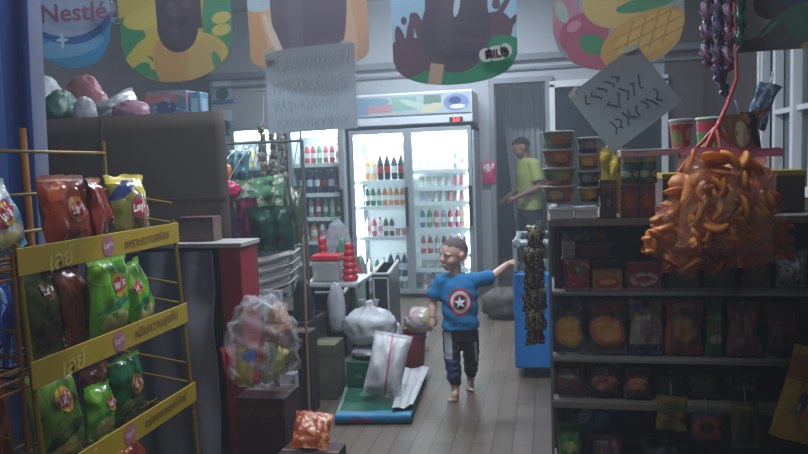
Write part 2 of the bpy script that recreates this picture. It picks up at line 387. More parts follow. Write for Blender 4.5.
# trousers with silver and violet panels
pt = mat('trouser_black', '#15171d', .6, var=.2, scale=14, bump=.15)
mb = MB()
mb.tube([(0, 0, .345), (0, 0, .39), (0, 0, .43)], [(.10, .075), (.102, .077), (.092, .07)], 18)
mb.tube([(-.05, 0, .385), (-.052, -.012, .31), (-.048, -.055, .205), (-.036, -.075, .12), (-.031, -.083, .072)], [.062, .058, .048, .045, .034], 14)
mb.tube([(.05, 0, .385), (.057, .006, .31), (.06, .02, .205), (.052, .075, .13), (.047, .105, .088)], [.062, .057, .047, .044, .034], 14)
pants = fuse(mb, 'trousers', pt, boy, .006, 4)
for v in pants.data.vertices:
    p = v.co; v.co = p+v.normal*(.004*nz(p*26, 1, 8)+.003*math.sin(p.z*120+4*nz(p*12, 1, 4))*(1 if p.z < .28 else .3))
bp2 = bvh_of(pants)
def onpants(x, z, l):
    hit = bp2.ray_cast(V((x, -1, z)), V((0, 1, 0)))[0]
    return (hit if hit else V((x, -.05, z)))-V((0, .0016+l, 0))
def patch(name, m_, x0, x1, z0, z1, sk=0):
    mb = MB(); mb.sheet(lambda u, v: onpants(x0+(x1-x0)*u+sk*v, z0+(z1-z0)*v, 0), 10, 14); return mb.build(name, m_, pants, smooth='all')
silver = mat('trouser_silver', '#a9adb2', .35, metal=.3, var=.2, scale=30, bump=.3)
patch('silver_panel', silver, -.092, -.042, .235, .395, -.008); patch('violet_panel', mat('trouser_violet', '#2a2560', .55, var=.15), -.075, -.028, .10, .232, -.012)
patch('silver_panel', silver, .088, .104, .20, .33, -.004)
# ------------------------------------------------------------------ the man in the doorway
man = thing('person', 'man in a yellow-green T-shirt and dark trousers looking down in the doorway beside the curtain', 'person', (-.235, 8.28, 0), rad(-64))
mb = MB()
mb.tube([(0, .02, .82), (0, .02, .95), (0, 0, 1.10), (0, -.01, 1.28), (0, 0, 1.39), (0, 0, 1.45)], [(.15, .11), (.165, .12), (.15, .105), (.18, .115), (.165, .10), (.07, .065)], 16)
mb.tube([(0, .0, 1.42), (0, -.03, 1.48), (0, -.05, 1.55)], [.062, .056, .058], 12)
RM = Euler((.42, 0, rad(-8))).to_matrix(); P = head(mb, V((0, -.085, 1.575)), .225, RM)
for s, el, wr in ((1, (.235, .03, 1.12), (.15, -.20, 1.02)), (-1, (-.235, .01, 1.12), (-.17, -.22, .98))):
    S, E_, W_ = V((s*.18, 0, 1.375)), V(el), V(wr)
    mb.tube([S-V((s*.05, 0, 0)), S, (S+E_)/2, E_, (E_+W_)/2, W_], [.055, .056, .046, .040, .037, .028], 10)
    hand(mb, W_, W_-E_, (-s, 0, -.3), .17, 1 if s > 0 else -1, .6)
for s in (-1, 1):
    mb.tube([(s*.085, .02, .88), (s*.09, .01, .68), (s*.09, .0, .48), (s*.09, .02, .28), (s*.09, .03, .07)], [.088, .075, .056, .052, .036], 12)
    mb.tube([(s*.09, .06, .035), (s*.09, 0, .04), (s*.095, -.09, .035), (s*.10, -.16, .022)], [(.035, .03), (.04, .038), (.045, .03), (.038, .018)], 10)
    for q in range(5): mb.tube([(s*(.075+.013*q), -.14, .02), (s*(.073+.014*q), -.19+.006*q, .016)], [.011, .009], 8)
fuse(mb, 'body', mat('man_skin', '#8f6a58', .55, var=.05, scale=6), man, .009, 3)
face_parts(man, P, RM, .225, mat('man_hair', '#17120f', .8, var=.2, scale=60, bump=.4), mat('man_brow', '#17120f', .8), lambda d: .20 - .36*d.y if d.y < 0 else .20-.9*d.y, .022)
mb = MB()
mb.tube([(0, .02, .845), (0, .02, .86), (0, .01, 1.05), (0, -.01, 1.28), (0, 0, 1.40), (0, 0, 1.455)], [(.16, .12), (.182, .14), (.175, .13), (.195, .13), (.172, .112), (.078, .075)], 18)
for s, el in ((1, (.235, .03, 1.12)), (-1, (-.235, .01, 1.12))):
    S, E_ = V((s*.18, 0, 1.38)), V(el); mb.tube([S-V((s*.07, 0, -.01)), S, S*.5+E_*.5, S*.25+E_*.75], [.068, .072, .072, .075], 14)
o = fuse(mb, 'shirt', mat('shirt_lime', '#9ba55c', .8, var=.06, scale=8), man, .011, 5)
for v in o.data.vertices:
    p = v.co; v.co = p+v.normal*(.009*nz(p*9, 1, 3))
mb = MB(); mb.tube([(0, .02, .78), (0, .02, .86), (0, .02, .93)], [(.17, .13), (.172, .13), (.165, .122)], 16)
for s in (-1, 1): mb.tube([(s*.085, .02, .86), (s*.092, .01, .68), (s*.092, .0, .48), (s*.09, .02, .28), (s*.09, .03, .10)], [.096, .09, .075, .07, .068], 12)
fuse(mb, 'trousers', mat('man_trouser', '#23262c', .8, var=.1), man, .011, 3)
# ================================================================== SETTING
XW, XL, YB, ZC, Y0 = 1.6, -4.0, 7.95, 3.3, -1.2
def floor_mat():
    m, nt, b, out = _new('plank_tiles')
    tc = nt.nodes.new('ShaderNodeTexCoord'); mp = nt.nodes.new('ShaderNodeMapping'); mp.inputs['Rotation'].default_value = (0, 0, rad(90))
    nt.links.new(tc.outputs['Object'], mp.inputs['Vector'])
    br = nt.nodes.new('ShaderNodeTexBrick'); nt.links.new(mp.outputs[0], br.inputs['Vector'])
    br.inputs['Scale'].default_value = 1; br.inputs['Brick Width'].default_value = .62; br.inputs['Row Height'].default_value = .1
    br.inputs['Mortar Size'].default_value = .0035; br.inputs['Mortar Smooth'].default_value = .2; br.inputs['Bias'].default_value = 0
    br.inputs['Color1'].default_value = rgb('#75685a'); br.inputs['Color2'].default_value = rgb('#625749'); br.inputs['Mortar'].default_value = rgb('#3f3a35')
    n = nt.nodes.new('ShaderNodeTexNoise'); n.inputs['Scale'].default_value = 5; n.inputs['Detail'].default_value = 6; nt.links.new(tc.outputs['Object'], n.inputs['Vector'])
    c = mixc(nt, math_(nt, 'MULTIPLY', n.outputs['Fac'], .45), br.outputs['Color'], rgb('#574d42'))
    nt.links.new(c, b.inputs['Base Color']); b.inputs['Roughness'].default_value = .38
    bp = nt.nodes.new('ShaderNodeBump'); bp.inputs['Strength'].default_value = .25; bp.inputs['Distance'].default_value = .004
    nt.links.new(br.outputs['Fac'], bp.inputs['Height']); bp.invert = True; nt.links.new(bp.outputs['Normal'], b.inputs['Normal'])
    return m
wallm = mat('painted_wall', '#aeb4b6', .8, var=.05, scale=3, bump=.05)
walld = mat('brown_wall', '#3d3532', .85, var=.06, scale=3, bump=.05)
walll = mat('grey_side_wall', '#444143', .85, var=.06, scale=3, bump=.05)
white = mat('white_enamel', '#e3e6e6', .4, var=.04)
alu = mat('white_aluminium', '#dfe3e4', .35, var=.04)
structure('floor', MB().box(((XL+XW)/2, (Y0+10.6)/2, -.05), (XW-XL+.4, 10.6-Y0, .1)), floor_mat(), smooth=False)
structure('ceiling', MB().box(((XL+XW)/2, (Y0+10.6)/2, ZC+.05), (XW-XL+.4, 10.6-Y0, .1)), mat('ceiling_paint', '#a9aeb0', .9, var=.04), smooth=False)
# back wall with a doorway (x -.6..0) and the opening of a dark sliding window (x .03..1.46)
DX0, DX1, DZ, WX0, WX1, WZ0, WZ1 = -.58, .0, 2.28, .05, 1.22, .85, 2.24
wb = MB()
def wseg(x0, x1, z0, z1): wb.box(((x0+x1)/2, YB+.09, (z0+z1)/2), (x1-x0, .18, z1-z0))
wseg(XL, DX0, 0, ZC); wseg(DX0, DX1, DZ, ZC); wseg(DX1, WX0, 0, ZC); wseg(WX0, WX1, 0, WZ0); wseg(WX0, WX1, WZ1, ZC); 
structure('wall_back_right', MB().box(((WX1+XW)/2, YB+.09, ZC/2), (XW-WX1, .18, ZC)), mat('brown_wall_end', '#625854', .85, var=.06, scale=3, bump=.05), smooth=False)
structure('wall_back', wb, wallm, smooth=False)
structure('trim_1', MB().box((XL/2+XW/2, YB-.04, 2.55), (XW-XL, .08, .07)).box((XL/2+XW/2, YB-.02, 2.43), (XW-XL, .04, .03)), mat('trim_grey', '#7c8285', .7, var=.05), smooth=False, bevel=.004)
structure('wall_left', MB().box((XL-.06, (Y0+YB)/2, ZC/2), (.12, YB-Y0, ZC)), walll, smooth=False)
RY0, RY1, RZ0, RZ1 = 4.45, 5.95, 1.15, 2.32
wr = MB()
def rseg(y0, y1, z0, z1): wr.box((XW+.09, (y0+y1)/2, (z0+z1)/2), (.18, y1-y0, z1-z0))
rseg(Y0, RY0, 0, ZC); rseg(RY1, YB+.18, 0, ZC); rseg(RY0, RY1, 0, RZ0); rseg(RY0, RY1, RZ1, ZC)
structure('wall_right', wr, walld, smooth=False)
# room beyond the doorway
structure('wall_far', MB().box((0, 10.55, ZC/2), (3.2, .1, ZC)).box((-1.65, 9.3, ZC/2), (.1, 2.4, ZC)).box((1.65, 9.3, ZC/2), (.1, 2.4, ZC)), mat('far_room_paint', '#3f4a52', .9, var=.06), smooth=False)
# door frame
df = MB().box((DX0-.03, YB-.02, DZ/2), (.06, .06, DZ)).box((DX1+.0, YB-.02, DZ/2), (.05, .06, DZ)).box(((DX0+DX1)/2-.005, YB-.02, DZ+.03), (DX1-DX0+.12, .06, .06))
structure('door_1', df, mat('door_frame_grey', '#878d90', .5, var=.05), smooth=False, bevel=.004)
# sliding window with dark glass next to the doorway
w1 = MB().box((WX0, YB-.02, (WZ0+WZ1)/2), (.06, .07, WZ1-WZ0)).box((WX1, YB-.02, (WZ0+WZ1)/2), (.06, .07, WZ1-WZ0)).box(((WX0+WX1)/2, YB-.02, WZ1), (WX1-WX0+.06, .07, .07)).box(((WX0+WX1)/2, YB-.02, WZ0), (WX1-WX0+.06, .07, .07)).box((.64, YB-.01, (WZ0+WZ1)/2), (.05, .05, WZ1-WZ0))
w1o = structure('window_1', w1, alu, smooth=False, bevel=.004)
tag(MB().box(((WX0+WX1)/2, YB+.02, (WZ0+WZ1)/2), (WX1-WX0, .008, WZ1-WZ0)).build('pane', mat('dark_glass', '#1c2a2e', .06, var=.05, spec=.6), w1o, smooth=False))
# right wall window: white sliding sashes
ym = (RY0+RY1)/2
w2 = MB()
for y in (RY1-.03, RY1-.12, RY1-.32, RY1-.80, RY0+.35, RY0+.04): w2.box((XW+.02 + (.03 if y == RY1-.32 else 0), y, (RZ0+RZ1)/2), (.06, .06 if y != RY1-.12 else .035, RZ1-RZ0))
w2.box((XW+.02, ym, RZ0), (.08, RY1-RY0, .06)).box((XW+.02, ym, RZ1), (.08, RY1-RY0, .06)).box((XW+.03, ym-.16, 1.70), (.03, RY1-RY0-.36, .035))
w2o = structure('window_2', w2, alu, smooth=False, bevel=.004)
MB().box((XW+.09, ym, (RZ0+RZ1)/2), (.008, RY1-RY0, RZ1-RZ0)).build('pane', mat('frosted_glass', '#7f8788', .35, var=.08, scale=4, trans=.3), w2o, smooth=False)
structure('baseboard_back', MB().box((XL/2+DX0/2, YB-.01, .05), (DX0-XL-.1, .02, .1)), mat('skirting', '#5a5652', .6), smooth=False)
# ceiling lamps (above the frame)
def tube_lamp(x, y, label, power):
    t = thing('ceiling_lamp', label, 'lamp', (x, y, ZC))
    MB().box((0, 0, -.03), (1.25, .11, .06)).build('housing', white, t, smooth=False, bevel=.006)
    MB().tube([(-.6, 0, -.075), (.6, 0, -.075)], .014, 10).build('lamp_tube', mat('lit_tube_%d' % power, '#dcebff', emit=power, ecol='#dcebff'), t)
    return t
# ================================================================== COOLERS AT THE BACK WALL
cool_w = mat('cooler_shell', '#b9c2c6', .35, var=.03)
cool_f = mat('cooler_door_frame', '#9aa6ab', .3, metal=.3, var=.04)
cool_in = mat('cooler_liner', '#eef4f5', .5, var=.02)
rail_m = mat('price_rail', '#f4f8f8', .4, var=.02)
black = mat('black_plastic', '#15171a', .4, var=.1)
dark = mat('dark_grey', '#2a2c2f', .6, var=.1)
cglass = glass('cooler_glass', '#f2f8f8', .05)
CY = 7.25
def zc(py, px=412): return ony(px, py, CY+.1).z
# ---- bottle shapes (local, base at z=0): mats [body, label, cap]
BOT = {
 'bottle': [(.022, 0, 0), (.032, .006, 0), (.033, .06, 1), (.033, .12, 0), (.033, .145, 0), (.022, .18, 0), (.0135, .2, 2), (.015, .205, 2), (.015, .225, 2)],
 'tall': [(.03, 0, 0), (.041, .01, 0), (.042, .08, 1), (.042, .16, 0), (.04, .185, 0), (.022, .235, 0), (.015, .255, 2), (.017, .258, 2), (.017, .28, 2)],
 'can': [(.022, 0, 2), (.031, .008, 1), (.031, .105, 1), (.026, .115, 2), (.025, .117, 2)],
 'cup': [(.025, 0, 0), (.028, .01, 1), (.033, .075, 0), (.035, .078, 2), (.035, .086, 2)],
 'jug': [(.035, 0, 0), (.05, .01, 0), (.05, .06, 1), (.05, .13, 0), (.04, .17, 0), (.02, .2, 2), (.022, .204, 2), (.022, .225, 2)],
}
_bm = {}
def bottle_mesh(kind, col, lab, cap):
    k = (kind, col, lab, cap)
    if k not in _bm:
        P = BOT[kind]; mb = MB().lathe([(r*.86, z*.92) for r, z, _ in P], n=12, mi=[p[2] for p in P[:-1]])
        o = mb.build(kind, [mat('drink_'+col, col, .15, var=.06, coat=.4), mat('label_'+lab, lab, .4, var=.12, scale=40), mat('cap_'+cap, cap, .4)]); me = o.data
        bpy.data.objects.remove(o); _bm[k] = me
    return _bm[k]
NAMES = {'#e8a070': 'pale orange', '#f0b878': 'peach', '#202428': 'dark cola', '#3a4048': 'dark grey', '#2f6b45': 'green', '#4f9a6a': 'light green', '#d8763a': 'orange', '#e0905a': 'tan orange',
 '#f2e4e4': 'white', '#d05070': 'pink', '#234a3c': 'dark green', '#25406e': 'dark blue', '#c8404a': 'red', '#b83a78': 'magenta', '#4a78b8': 'blue', '#a8d8d8': 'pale cyan', '#b8d8b0': 'pale green', '#3aa0a0': 'teal', '#8a4030': 'brown', '#e8d060': 'yellow', '#6a4a7a': 'purple', '#9aa0a6': 'grey'}
CAPS = {'#202428': '#b03030', '#e8a070': '#e08040', '#f2e4e4': '#d05070', '#25406e': '#e8e8f0'}
ORD = ['first', 'second', 'third', 'fourth', 'fifth', 'sixth', 'seventh', 'eighth', 'ninth', 'tenth', 'eleventh', 'twelfth', 'thirteenth']
WORD = {'bottle': 'bottle', 'tall': 'bottle', 'can': 'can', 'cup': 'pot', 'jug': 'bottle'}
def row(where, x0, x1, y, z, items, grp):
    n = len(items)
    for i, (k, c) in enumerate(items):
        lab = {'#202428': '#a02a2a', '#25406e': '#d8e0f0', '#f2e4e4': '#d890a0'}.get(c, '#e8e4dc')
        me = bottle_mesh(k, c, lab, CAPS.get(c, '#e8e8e4')); o = bpy.data.objects.new('drink_'+WORD[k], me); COL.objects.link(o)
        o.location = (x0+(x1-x0)*(i+.5)/n, y+random.uniform(-.004, .004), z); o.rotation_euler = (0, 0, random.uniform(0, 6))
        tag(o, f'{NAMES[c]} drink {WORD[k]}, {ORD[i]} from left on {where}'.replace('  ',' '), 'drink', grp)
def cooler(name, label, x0, x1, z1, doors, header, shelf_z, led, dep=.62):
    """glass door cooler; doors [(x0,x1)], shelf_z one list per door"""
    t = thing(name, label, 'cooler', (0, 0, 0)); zb, zt = .05, z1
    y0, y1 = CY+.05, CY+.05+dep
    b = MB().box(((x0+x1)/2, (y0+y1)/2, zb/2+.002), (x1-x0, dep, zb-.006)).box((x0+.02, (y0+y1)/2, (zb+zt)/2), (.04, dep, zt-zb)).box((x1-.02, (y0+y1)/2, (zb+zt)/2), (.04, dep, zt-zb))
    b.box(((x0+x1)/2, y1-.02, (zb+zt)/2), (x1-x0-.08, .04, zt-zb)).box(((x0+x1)/2, (y0+y1)/2, zt-.02), (x1-x0, dep, .04)).box(((x0+x1)/2, (y0+y1)/2, zb+.01), (x1-x0-.08, dep-.02, .02))
    b.build('cabinet_body', cool_w, t, smooth=False)
    MB().box(((x0+x1)/2, y1-.045, (zb+zt)/2), (x1-x0-.08, .01, zt-zb-.04)).build('liner', cool_in, t, smooth=False)
    g = MB()
    for k in range(2): g.box(((x0+x1)/2, y0-.004, .016+k*.018), (x1-x0-.1, .008, .006))
    g.build('base_grille', dark, t, smooth=False)
    for i, (a, c) in enumerate(doors):
        d = MB(); m_ = .045
        d.box((a+m_/2, CY+.02, (zb+zt)/2), (m_, .05, zt-zb)).box((c-m_/2, CY+.02, (zb+zt)/2), (m_, .05, zt-zb)).box(((a+c)/2, CY+.02, zt-m_/2), (c-a-2*m_, .05, m_)).box(((a+c)/2, CY+.02, zb+m_/2), (c-a-2*m_, .05, m_))
        do = d.build('door', cool_f, t, smooth=False, bevel=.004)
        MB().box(((a+c)/2, CY+.02, (zb+zt)/2), (c-a-2*m_, .006, zt-zb-2*m_)).build('glass_pane', cglass, do, smooth=False)
        hx = (c-.022) if i == 0 else (a+.0)
        if len(doors) == 2 and i == 1: hx = c-.02
        MB().box((hx, CY-.02, .98), (.03, .035, .42)).build('handle', black, do, smooth=False, bevel=.006)
        top = MB().box(((a+c)/2, CY+.13, zt-.10), (c-a-.14, .14, .07)).build('lamp_cover', mat('lamp_cover_lit', '#f2fbff', emit=led*1.3, ecol='#eaf6ff'), t, smooth=False, bevel=.008)
        for z in shelf_z[i]:
            sh = MB().box(((a+c)/2, CY+.36, z-.012), (c-a-.06, .5, .012)).build('shelf', rail_m, t, smooth=False)
            MB().box(((a+c)/2, CY+.1, z-.022), (c-a-.07, .012, .044)).build('price_rail', rail_m, sh, smooth=False)
    if header:
        z2 = header
        MB().box(((x0+x1)/2, CY+.3, (zt+z2)/2+.02), (x1-x0, .6, z2-zt-.04)).build('canopy', cool_w, t, smooth=False, bevel=.01)
        hx0, hx1 = x0+.02, x1-.02
        pr = printed('#93a0a2', [('r', .1, .5, .08, .42, 0, '#6a8296'), ('r', .27, .35, .1, .2, 0, '#a07c82'), ('e', .25, .7, .1, .2, 0, '#6a8a90'), ('r', .47, .55, .1, .34, 0, '#76988a'), ('e', .55, .5, .06, .3, 20, '#98b09c'), ('r', .7, .7, .07, .22, 0, '#5a7466'), ('r', .7, .3, .06, .22, -15, '#acaa88'), ('e', .89, .5, .1, .42, 0, '#66789c'), ('e', .88, .6, .05, .18, 0, '#2a3a60'), ('e', .9, .3, .06, .1, 0, '#c8d0dc')], .4)
        MB().box(((x0+x1)/2, CY-.006, (zt+.12+z2)/2), (hx1-hx0, .012, z2-zt-.16)).build('advert_panel', pr, t, smooth=False)
        dp = MB().box((x1-.17, CY-.006, zt+.07), (.14, .012, .05)).build('display', black, t, smooth=False)
        mb = MB(); decal(mb, text2d('3.0', .02), lambda x, y, l: V((x1-.17+x, CY-.0135, zt+.07+y)), 0, 0, .07)
        mb.build('digits', mat('red_led', '#ff3030', emit=3), dp, smooth=False)
    return t
LX0, LX1 = -2.10, -.755; LM = (LX0+LX1)/2-.02
SL = [zc(y) for y in (179, 205, 236, 277)]; SR = [zc(y) for y in (170, 187, 202, 228, 254, 268)]
cooler('drinks_cooler', 'wide two-door glass drinks cooler, brightly lit, with picture header, behind the boy', LX0, LX1, 1.80, [(LX0+.02, LM), (LM, LX1-.02)], 2.17, [SL, SR], 8)
# vertical light strips of wide cooler
la, lb = LX0+.12, LM-.07; ra, rb = LM+.07, LX1-.09
coolt = bpy.data.objects['drinks_cooler']
for x in (LX0+.085, LX1-.075):
    MB().box((x, CY+.12, .98), (.05, .03, 1.5)).build('light_strip', mat('led_strip', '#f4fbff', emit=14, ecol='#eaf6ff'), coolt, smooth=False)
T, B, C, K, J = 'tall', 'bottle', 'can', 'cup', 'jug'
YB_ = CY+.16; w = "of wide cooler"
row(f"top shelf, left door {w}", la, lb, YB_, SL[0], [(T, '#e8a070'), (T, '#f0b878'), (T, '#202428'), (T, '#202428'), (T, '#3a4048'), (T, '#202428')], 'drinks behind the left door')
row(f"second shelf, left door {w}", la, lb, YB_, SL[1], [(B, '#234a3c'), (B, '#2f6b45'), (B, '#4f9a6a'), (B, '#d8763a'), (B, '#e0905a'), (B, '#d8763a'), (B, '#e0905a')], 'drinks behind the left door')
row(f"third shelf, left door {w}", la, lb, YB_, SL[2], [(B, '#f2e4e4'), (B, '#d05070'), (B, '#f2e4e4'), (B, '#234a3c'), (B, '#234a3c'), (K, '#f2e4e4'), (K, '#f2e4e4')], 'drinks behind the left door')
row(f"fourth shelf, left door {w}", la, lb, YB_, SL[3], [(B, '#f2e4e4'), (B, '#4f9a6a'), (B, '#f2e4e4'), (T, '#25406e'), (T, '#25406e'), (T, '#25406e')], 'drinks behind the left door')
row(f"bottom shelf, left door {w}", la, lb, YB_, .072, [(C, '#f2e4e4'), (C, '#d05070'), (C, '#f2e4e4'), (C, '#9aa0a6'), (C, '#d05070'), (C, '#9aa0a6')], 'drinks behind the left door')
row(f"top shelf, right door {w}", ra, rb, YB_, SR[0], [(C, '#3aa0a0'), (C, '#d8763a'), (C, '#8a4030'), (C, '#e0905a'), (C, '#3a4048'), (B, '#9aa0a6'), (B, '#f2e4e4')], 'drinks behind the right door')
row(f"second shelf, right door {w}", ra, rb, YB_, SR[1], [(C, '#3aa0a0'), (C, '#b8d8b0'), (C, '#b8d8b0'), (C, '#a8d8d8'), (C, '#4a78b8'), (C, '#f2e4e4'), (C, '#f2e4e4')], 'drinks behind the right door')
row(f"third shelf, right door {w}", ra, rb, YB_, SR[2], [(C, '#25406e'), (C, '#3aa0a0'), (C, '#4f9a6a'), (C, '#e8d060'), (C, '#f2e4e4'), (C, '#d05070'), (C, '#f2e4e4')], 'drinks behind the right door')
row(f"fourth shelf, right door {w}", ra, rb, YB_, SR[3], [(B, '#4a78b8'), (B, '#4f9a6a'), (B, '#d05070'), (B, '#9aa0a6'), (B, '#c8404a'), (B, '#b83a78'), (B, '#e8d060')], 'drinks behind the right door')
row(f"fifth shelf, right door {w}", ra, rb, YB_, SR[4], [(B, '#d05070'), (B, '#c8404a'), (B, '#9aa0a6'), (B, '#8a4030'), (B, '#c8404a'), (B, '#d05070'), (B, '#6a4a7a')], 'drinks behind the right door')
row(f"sixth shelf, right door {w}", ra, rb, YB_, SR[5], [(K, '#234a3c'), (K, '#2f6b45'), (K, '#234a3c'), (K, '#f2e4e4'), (K, '#2f6b45'), (K, '#f2e4e4')], 'drinks behind the right door')
row(f"bottom shelf, right door {w}", ra, rb, YB_, .072, [(B, '#f2e4e4'), (B, '#9aa0a6'), (B, '#a8d8d8'), (B, '#9aa0a6'), (B, '#f2e4e4'), (B, '#a8d8d8')], 'drinks behind the right door')
# middle cooler and end cooler
S2 = [zc(y, 318) for y in (163, 193, 217)] + [.62, .38]
cooler('display_cooler', 'grey single-door glass cooler between the two-door cooler and the end cooler', -2.80, -2.14, 1.90, [(-2.78, -2.16)], 0, [S2], 4)
ml = "of middle cooler"
row(f"top shelf {ml}", -2.72, -2.22, YB_, S2[0], [(K, '#d05070'), (B, '#c8404a'), (B, '#c8404a'), (B, '#4f9a6a'), (B, '#d05070'), (B, '#c8404a'), (B, '#f2e4e4')], 'drinks in the middle cooler')
row(f"second shelf {ml}", -2.72, -2.22, YB_, S2[1], [(T, '#25406e'), (T, '#25406e'), (T, '#3a4048'), (T, '#202428'), (T, '#25406e'), (T, '#202428')], 'drinks in the middle cooler')
row(f"third shelf {ml}", -2.72, -2.22, YB_, S2[2], [(B, '#c8404a'), (B, '#9aa0a6'), (B, '#c8404a'), (B, '#4f9a6a'), (B, '#b8d8b0'), (B, '#4f9a6a')], 'drinks in the middle cooler')
row(f"fourth shelf {ml}", -2.72, -2.22, YB_, S2[3], [(J, '#f2e4e4'), (J, '#e0905a'), (J, '#f2e4e4'), (J, '#9aa0a6'), (J, '#e0905a')], 'drinks in the middle cooler')
S3 = [zc(y, 260) for y in (166, 196, 222)] + [.6]
cooler('milk_cooler', 'grey single-door glass cooler at the end of the row, half hidden by hanging snacks', -3.46, -2.84, 1.90, [(-3.44, -2.86)], 0, [S3], 4)
el = "of end cooler"
row(f"top shelf {el}", -3.38, -2.92, YB_, S3[0], [(B, '#f2e4e4'), (B, '#e8d060'), (B, '#9aa0a6'), (B, '#3a4048'), (B, '#f2e4e4'), (B, '#f2e4e4')], 'drinks in the end cooler')
row(f"second shelf {el}", -3.38, -2.92, YB_, S3[1], [(B, '#a8d8d8'), (B, '#a8d8d8'), (B, '#c8404a'), (B, '#a8d8d8'), (B, '#a8d8d8'), (B, '#3aa0a0')], 'drinks in the end cooler')
row(f"third shelf {el}", -3.38, -2.92, YB_, S3[2], [(B, '#4f9a6a'), (B, '#a8d8d8'), (B, '#4f9a6a'), (B, '#f2e4e4'), (B, '#a8d8d8')], 'drinks in the end cooler')
# posters on the back wall / left
def poster(name, label, px0, px1, py0, py1, y, layers, base):
    a = ony(px0, py1, y); b = ony(px1, py0, y)
    o = MB().box(((a.x+b.x)/2, y, (a.z+b.z)/2), (b.x-a.x, .006, b.z-a.z)).build(name, printed(base, layers, .5), smooth=False); return tag(o, label, 'poster')
poster('wall_poster', 'pale blue and white poster with dark palm shape, above the end cooler', 212, 232, 76, 104, YB-.02, [('r', .5, .75, .42, .2, 0, '#cfdae2'), ('e', .5, .35, .3, .22, 10, '#3f5a5a'), ('r', .5, .06, .5, .08, 0, '#4a78b0')], '#9db8cc')
poster('wall_poster', 'pale blue and white poster with dark palm shape, lower of the two by the cardboard', 213, 234, 108, 136, YB-.02, [('r', .5, .75, .42, .2, 0, '#cfdae2'), ('e', .5, .35, .3, .24, -10, '#3f5a5a'), ('r', .5, .06, .5, .08, 0, '#4a78b0')], '#8fb0c8')
poster('wall_poster', 'blue and teal striped poster on the back wall above the middle cooler', 300, 345, 100, 121, YB-.02, [('r', .3, .5, .15, .5, 0, '#4a8fb0'), ('r', .75, .4, .15, .3, 0, '#5aa08a')], '#7fa6b4')
# pink bag on a nail on the pillar beside the cooler
c = ony(484, 172, YB-.08)
pb = thing('hanging_pink_bag', 'small pink and white bag hanging on the pillar beside the two-door cooler', 'bag', (c.x+.05, YB-.06, c.z-.13))
mb = MB(); pillow(mb, .15, .24, .06, 5); mb.build('pouch', printed('#d8407a', [('e', .5, .75, .4, .2, 10, '#e8d8e0'), ('n', 5, .58, '#c02858')], .35, bump=.3), pb)
MB().tube([(-.03, 0, .23), (0, .01, .31), (.03, 0, .23)], .004, 6).build('strap', mat('pink_strap', '#d8608a'), pb)
# curtain in the doorway
def curt(u, v):
    x = -.56 + .50*u + .16*(1-v)*(1-u); return V((x, YB+.80+.03*math.sin(u*40)*(1-.3*v)+.02*nz((u*3, v*3, 0), 1, 2), .45+v*1.9))
cu = tag(MB().sheet(curt, 60, 12).build('doorway_curtain', mat('curtain_cloth', '#b9c1c2', .85, var=.08, scale=5, trans=.2), smooth='all', solid=.004), 'grey gathered curtain hanging inside the doorway behind the man', 'curtain')
MB().tube([(-.6, YB+.80, 2.36), (.05, YB+.80, 2.36)], .012, 8).build('rod', alu, cu)
# ================================================================== HANGING BANNERS
YBN = 2.45
def zat(px, py, y=YBN): return ony(px, py, y).z
def glare_tint(c):  # pales the artwork colours to imitate milky lens glare
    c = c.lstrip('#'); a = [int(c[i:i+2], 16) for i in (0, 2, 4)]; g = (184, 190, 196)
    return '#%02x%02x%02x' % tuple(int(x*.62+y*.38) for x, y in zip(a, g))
def banner(label, px0, px1, pyb, layers, base, corner=.35, ztop=2.24, y=YBN, flatb=False, trans=.6):
    a = ony(px0, 40, y).x; b = ony(px1, 40, y).x; w = b-a; zb = zat((px0+px1)/2, pyb, y)
    # layers given in picture pixels of the artwork -> sheet coordinates
    s = w/(px1-px0); LL = []
    for L in layers:
        if L[0] == 'n': LL.append(L); continue
        k, cx, cy, rx, ry, dg, c = L; p = ony(cx, cy, y); c = glare_tint(c)
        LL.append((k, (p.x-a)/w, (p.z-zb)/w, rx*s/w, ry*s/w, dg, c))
    n = 28; vs = []; uv = []
    def bot(t):   # bottom outline
        q = abs(2*t-1)
        return 0 if flatb else w*corner*(1-max(0, 1-q**2.2)**.5)
    H = 8
    for j in range(H+1):
        for i in range(n+1):
            t = i/n; z0 = bot(t); z = z0 + (ztop-zb-z0)*j/H
            yy = .010*math.sin(t*5+px0) * (1-j/H) + .004*math.sin(j*1.3)
            vs.append(V((a+w*t, y+yy, zb+z))); uv.append((t, z/w))
    fs = [[j*(n+1)+i, j*(n+1)+i+1, (j+1)*(n+1)+i+1, (j+1)*(n+1)+i] for j in range(H) for i in range(n)]
    t = thing('hanging_banner', label, 'banner', ((a+b)/2, y, ztop))
    mb = MB(); mb.add([v-V(((a+b)/2, y, ztop)) for v in vs], fs, 0, uv)
    mb.build('printed_sheet', printed(glare_tint(base), LL, .45, trans=trans, var=.05), t, smooth='all', solid=.0015)
    MB().box((0, 0, .006), (w+.01, .012, .014)).build('top_hem', mat('hem_white', '#c8ccd0', .5), t, smooth=False)
    return t, (lambda px, py, l=0: ony(px, py, y-.0165-l) - V(((a+b)/2, y, ztop)))
b1, f1 = banner('light blue banner with white oval and pink lettering beside the blue curtain', 36, 112, 68,
    [('e', 72, 30, 46, 40, 0, '#4aa0c4'), ('e', 70, 46, 34, 9, 8, '#86bcd4'), ('e', 72, 2, 46, 36, 8, '#4470a8'), ('e', 70, -2, 44, 33, 8, '#b4c0d2'), ('e', 62, 40, 1.5, 8, 0, '#d0e4ec'), ('e', 62, 40, 6, 1.5, 0, '#d0e4ec')], '#3f8fb4', corner=.45)
mb = MB(); decal(mb, text2d('Nestlé', .02), lambda x, y, l: f1(x, -y), 74, -12, 66, 4); mb.build('lettering', mat('banner_pink_ink', '#a8708c', .5), b1, smooth=False)
